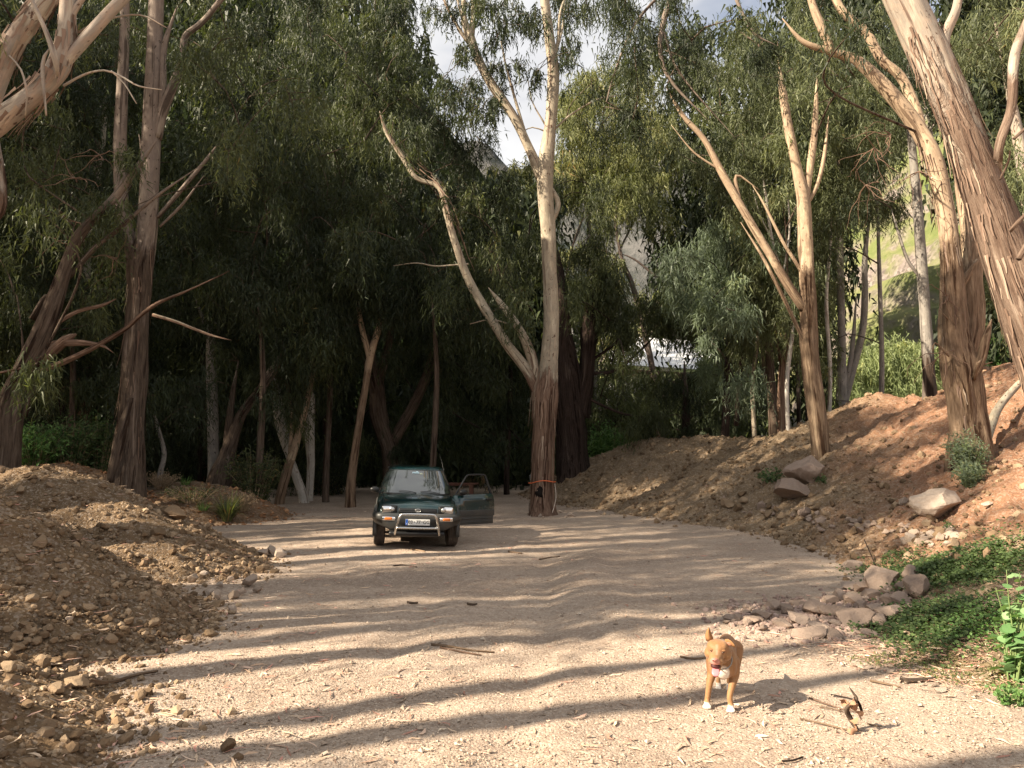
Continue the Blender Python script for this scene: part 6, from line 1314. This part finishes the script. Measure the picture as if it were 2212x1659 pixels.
# door space: x along the door from the hinge, y thickness (outer face -y), z up
n = len(o2); out = np.array([[a, -.03 - .018*math.sin(math.pi*min(1, max(0, (z - .38)/.64))), z] for a, z in o2]); inn = np.array([[a, .05, z] for a, z in o2]); cO = np.array([[.58, -.062, .72]]); cI = np.array([[.58, .06, .72]])
k = np.arange(n); k2 = (k + 1) % n
mid = out*.55 + cO*.45; mid[:, 1] = -.058
V = np.vstack([out, inn, mid, cO, cI]); f = [np.stack([k, k2, n + k2, n + k], 1), np.stack([k2, k, 2*n + k, 2*n + k2], 1), np.stack([2*n + k, np.full(n, 3*n), 2*n + k2], 1), np.stack([n + k, n + k2, np.full(n, 3*n + 1)], 1)]
dr = link('door', npmesh('door', V, f, None, True), car, PAINT, (.80, -.72, 0)); dr.rotation_euler = (0, 0, math.radians(35))
J = Join()
for z0, h, y in ((.62, .13, -.066), (.505, .022, -.070), (.43, .022, -.066)): J.add(*cube((.585 if h > .1 else .60, y, z0), (1.12 if h > .1 else .95, .03, h), None, .01))
J.add(*cube((.58, -.058, .47), (1.08, .03, .19), None, .012)); part('door_cladding', J, CLAD, dr)
J = Join(); J.add(*cube((.98, -.068, .905), (.17, .03, .045), None, .012)); part('door_handle', J, BLK, dr)
J = Join(); fr = np.array([[.03, .0, 1.0, .02], [.14, .02, 1.12, .018], [.34, .05, 1.36, .018], [.44, .07, 1.425, .018], [.70, .08, 1.44, .018], [.93, .08, 1.43, .02], [.97, .075, 1.38, .028], [1.03, .04, 1.2, .032], [1.09, .01, 1.02, .034]]); V, f, _, _ = tube(fr, .04, 10); J.add(V, f); part('window_frame', J, BLK, dr)
gl = np.array([[.06, .0, 1.02], [1.06, .01, 1.02], [1.0, .05, 1.25], [.95, .075, 1.42], [.46, .07, 1.42], [.3, .045, 1.3]]); J = Join(); J.add(np.vstack([gl, gl + [0, .004, 0]]), [np.array([[0, 1, 2], [0, 2, 5], [5, 2, 3], [5, 3, 4], [6, 8, 7], [6, 11, 8], [11, 9, 8], [11, 10, 9]])]); part('window_glass', J, CLR, dr, False)
mirror(dr, (.20, -.09, 1.07), 1)
J = Join(); J.add(*cube((.55, .065, .72), (.95, .03, .45), None, .02)); J.add(*cube((.5, .09, .8), (.4, .05, .06), None, .02)); part('door_trim', J, SEAT, dr)

# ------------------------------------------------------------------ the dog
def cone_chain(bm_parts, pts):
    """rounded tapered links: rows x,y,z,r"""
    p = np.array(pts, float); q = spline(p, .02); V, f, _, _ = tube(q, .02, 14); bm_parts.add(V, f)
    for row in (p[0], p[-1]): v, f = ICO[2]; bm_parts.add(v*row[3] + row[:3], f)
def blob(J, c, r, rot=None):
    v, f = ICO[3]; v = v*np.array(r)
    if rot is not None: v = v @ np.array(Euler(rot).to_matrix()).T
    J.add(v + np.array(c), f)
fr_ = hit(1566, 1532); FD = fr_[1]
dog = thing('dog', 'tan short-haired dog with white chest and paws, mouth open, standing in the sun', 'dog', ((1541 - CX)/F*FD, FD, tz(fr_[0], fr_[1])))
J = Join()
# trunk: rump behind
for c, r in (((.04, .10, .335), (.098, .13, .115)), ((.03, .03, .325), (.094, .095, .11)), ((.045, .26, .34), (.096, .16, .108)), ((.05, .42, .345), (.088, .13, .10)), ((.055, .50, .345), (.084, .10, .10)), ((.035, .03, .28), (.06, .06, .062)), ((-.04, .06, .33), (.048, .085, .10)), ((.10, .06, .33), (.048, .085, .10))): blob(J, c, r)
cone_chain(J, [(.04, .10, .40, .085), (.025, .02, .44, .078), (.01, -.07, .47, .07)])
for sx, tx, fx, fy in ((-1, -.055, -.10, .0), (1, .115, .088, -.03)):      # front legs
    cone_chain(J, [(tx, .08, .34, .055), (tx + sx*.004, .075, .25, .044), ((tx + fx)/2, .045 + fy*.5, .18, .030), (fx + .008*-sx, .03 + fy, .10, .024), (fx, .025 + fy, .045, .024), (fx, .0 + fy, .022, .028)])
    for k, dx in enumerate((-.024, -.008, .008, .024)): blob(J, (fx + dx, -.035 + fy + .006*abs(k - 1.5), .016), (.011, .022, .015))
for sx, tx, fx in ((-1, .0, -.025), (1, .125, .065)):                     # hind legs: thigh, hock back, shank
    cone_chain(J, [(tx, .50, .33, .075), (tx, .45, .25, .055), (tx, .47, .20, .036), (fx, .54, .135, .022), (fx, .53, .08, .019), (fx, .51, .025, .022), (fx, .48, .02, .024)])
    for dx in (-.018, 0, .018): blob(J, (fx + dx, .455, .015), (.010, .02, .014))
cone_chain(J, [(.07, .58, .38, .022), (.09, .68, .36, .016), (.12, .78, .33, .007)])
# head
HX, HY, HZ = .0, -.12, .475
JB = J; J = Join()
blob(J, (HX, HY, HZ + .012), (.072, .085, .060)); blob(J, (HX - .028, HY - .01, HZ + .025), (.04, .06, .042)); blob(J, (HX + .028, HY - .01, HZ + .025), (.04, .06, .042)); blob(J, (HX - .048, HY - .0, HZ - .03), (.038, .055, .045)); blob(J, (HX + .048, HY - .0, HZ - .03), (.038, .055, .045))
cone_chain(J, [(HX - .005, HY - .05, HZ - .02, .046), (HX - .012, HY - .085, HZ - .04, .041), (HX - .016, HY - .108, HZ - .046, .037)])
blob(J, (HX - .036, HY - .095, HZ - .056), (.026, .034, .026)); blob(J, (HX + .010, HY - .095, HZ - .056), (.026, .034, .026))
cone_chain(J, [(HX - .005, HY - .03, HZ - .075, .035), (HX - .01, HY - .07, HZ - .112, .030), (HX - .012, HY - .088, HZ - .122, .025)])
JH = J; J = JB; HS = 1.17
HSV = np.array([1.27, 1.1, 1.04])
def hs(v): return (np.asarray(v, float) - np.array([HX, HY, HZ]))*HSV + np.array([HX, HY, HZ])
for v_, n0_ in ((JH, 0),):
    m0 = J.n; J.v += [hs(q_) for q_ in JH.v]; J.a += JH.a
    for kk in JH.q: J.q.setdefault(kk, []).extend([q_ + m0 for q_ in JH.q[kk]])
    J.n += JH.n
cone_chain(J, [(HX + .02, .03, .40, .075), (HX + .01, -.05, .42, .07), (HX, HY + .02, HZ - .03, .06)])
for s in (-1, 1): blob(J, (HX + s*.040, HY - .062, HZ + .022), (.022, .014, .012))
dogm = J.mesh('dog_body'); db = link('body', dogm, dog)
rm = db.modifiers.new('r', 'REMESH'); rm.mode = 'VOXEL'; rm.voxel_size = .0055; sm_ = db.modifiers.new('s', 'SMOOTH'); sm_.factor = .5; sm_.iterations = 7
bpy.context.view_layer.update(); evalmods(db); me = db.data; me.shade_smooth()
co = np.zeros(len(me.vertices)*3); me.vertices.foreach_get('co', co); co = co.reshape(-1, 3); X, Y, Z = co.T; hd = sstep(.02, -.06, Y); hc = (co - np.array([HX, HY, HZ]))/HSV + np.array([HX, HY, HZ]); XH, YH, ZH = hc.T
tan = np.array([.27, .135, .055]); lt = np.array([.36, .20, .09]); wh = np.array([.80, .74, .66]); pk = np.array([.60, .28, .24]); dk = np.array([.30, .14, .07])
c = np.repeat(tan[None], len(co), 0); mixc = lambda c, col, w: c*(1 - w[:, None]) + col[None]*w[:, None]
nz_ = fbm(co*22, 3, 5)
c = mixc(c, lt, np.clip(.35 + .5*nz_, 0, 1)*.6); c = mixc(c, lt, .6*sstep(.30, .10, Z)*(Y < .3)); c = mixc(c, dk*.8, .35*sstep(.38, .44, Z)*sstep(.0, .12, Y) + .18*np.clip(fbm(co*9, 2, 8), 0, 1))  # upper back darkened, its shade put into the fur colour; random mottling
c = mixc(c, wh, sstep(1.15, .85, np.sqrt(((X - .038)/.05)**2 + ((Z - .285)/.06)**2) + .18*nz_)*(Y < .05)*(Z < .345)*(Z > .20))
c = mixc(c, wh, sstep(.05, .036, Z + .004*nz_))
c = mixc(c, wh, .0*X + .12*sstep(.012, .004, np.abs(XH - HX + .004))*(YH < HY - .03)*(ZH > HZ - .01)*(ZH < HZ + .05))
c = mixc(c, pk, sstep(1.2, .8, np.sqrt(((XH - HX + .016)/.03)**2 + ((ZH - HZ + .055)/.03)**2))*(YH < HY - .11)*.8)
c = mixc(c, dk, sstep(1.2, .7, np.sqrt(((np.abs(XH - HX) - .036)/.024)**2 + ((ZH - HZ - .006)/.014)**2))*(YH < HY - .04)*.85)
at = me.color_attributes.new('fur', 'FLOAT_COLOR', 'POINT'); at.data.foreach_set('color', np.column_stack([c, np.ones(len(c))]).astype(np.float32).ravel())
m = M('short_fur'); o = m.obj(); n = m.noise(m.scale(o, 1, 1, .5), 150, 3, .6); fur = m.fin(m.mix(m.val(n, .3, .7, 0, .55), m.attr('fur', 'Color'), m.mix(1.0, m.attr('fur', 'Color'), (.6, .55, .5), 'MULTIPLY')), .62, .3, m.bump(n, .25, .003)); m.b.inputs['Sheen Weight'].default_value = .15
me.materials.clear(); me.materials.append(fur)
MFUR = simple('ear_fur', (.30, .155, .068), .7, .2); MPINK = simple('nose_pink', (.42, .17, .13), .4, .5); MTONG = simple('tongue_pink', (.62, .20, .22), .35, .5); MMOUTH = simple('mouth_dark', (.06, .015, .015), .5, .3); MEYE = simple('dog_eye', (.03, .015, .01), .1, .6); MCOL = simple('chain_collar', (.35, .34, .32), .35, .5, .9); MLID = simple('eyelid_fur', (.22, .11, .05), .7, .2); MEARIN = simple('inner_ear', (.36, .17, .11), .7, .2)
def dpart(name, v, f, mat): v = hs(v) if Y_HEAD else v; return link(name, npmesh(name, v, f), dog, mat)
Y_HEAD = True
v, f = ICO[3]
dpart('nose', v*np.array([.019, .013, .014]) + np.array([HX - .017, HY - .145, HZ - .034]), f, MPINK)
dpart('mouth', v*np.array([.031, .024, .018]) + np.array([HX - .013, HY - .098, HZ - .090]), f, MMOUTH)
tg = [[(HX - .013 + .017*math.cos(a)*w, HY - .085 - .042*t, HZ - .096 - .012*t - .018*t*t + .006*math.sin(a)) for a in np.linspace(0, 6.283, 13)[:-1]] for t, w in ((0, 1.0), (.4, 1.2), (.8, 1.4), (1.1, 1.4), (1.35, .9))]
dpart('tongue', *loft(tg), MTONG)
for s in (-1, 1):
    dpart('eye', v*np.array([.011, .007, .005]) + np.array([HX + s*.035, HY - .0735, HZ + .005]), f, MEYE)
    dpart('eyelid', v*np.array([.016, .010, .009]) + np.array([HX + s*.035, HY - .070, HZ + .013]), f, MLID)
    dpart('nostril', v*np.array([.0035, .003, .003]) + np.array([HX - .017 + s*.008, HY - .157, HZ - .036]), f, MMOUTH)
def ear(pts, wd, nm='ear'):
    """pts centre line, wd widths; curved flap"""
    q = np.array(pts); secs = []
    for p, w in zip(q, wd): secs.append([(p[0] + w*math.cos(a)*.5, p[1] + .006*math.sin(a) + .018*(math.cos(a)**2), p[2] + w*.15*math.sin(a)) for a in np.linspace(0, 6.283, 15)[:-1]])
    return dpart(nm, *loft(secs), MFUR)
ear([(HX - .050, HY + .005, HZ + .055), (HX - .055, HY, HZ + .085), (HX - .057, HY - .004, HZ + .11), (HX - .056, HY - .004, HZ + .132), (HX - .054, HY - .004, HZ + .146)], [.052, .046, .034, .020, .005])
secs = []
for (x_, y_, z_, h_) in ((HX + .040, HY + .01, HZ + .050, .052), (HX + .058, HY + .0, HZ + .056, .052), (HX + .076, HY - .012, HZ + .054, .042), (HX + .094, HY - .02, HZ + .044, .028), (HX + .108, HY - .024, HZ + .030, .008)):
    secs.append([(x_ + .10*h_*math.sin(a), y_ + .007*math.cos(a) - .012*math.sin(a), z_ + h_*.5*math.sin(a)) for a in np.linspace(0, 6.283, 15)[:-1]])
dpart('ear', *loft(secs), MFUR)
v2, f2 = ICO[3]; dpart('inner_ear', v2*np.array([.019, .004, .013]) + np.array([HX + .070, HY - .017, HZ + .050]), f2, MEARIN)
Y_HEAD = False
q = np.array([[.028 + .078*math.cos(a), -.045 - .062*math.sin(a)*1.1, .385 - .055*math.sin(a), .0045] for a in np.linspace(0, 6.283, 31)]); J = Join()
for k in range(30):
    a = q[k, :3]; b_ = q[k + 1, :3]; d_ = (b_ - a)*.9; V, ff, _, _ = tube(np.array([[*(a), .0055], [*(a + d_), .0055]]), .01, 6); J.add(V, ff)
link('collar', J.mesh('collar'), dog, MCOL)
dog.rotation_euler = (0, 0, math.radians(-17)); dog.scale = (.93, 1, 1)
print('leaf faces', NLEAF[0], 'objects', len(bpy.data.objects))
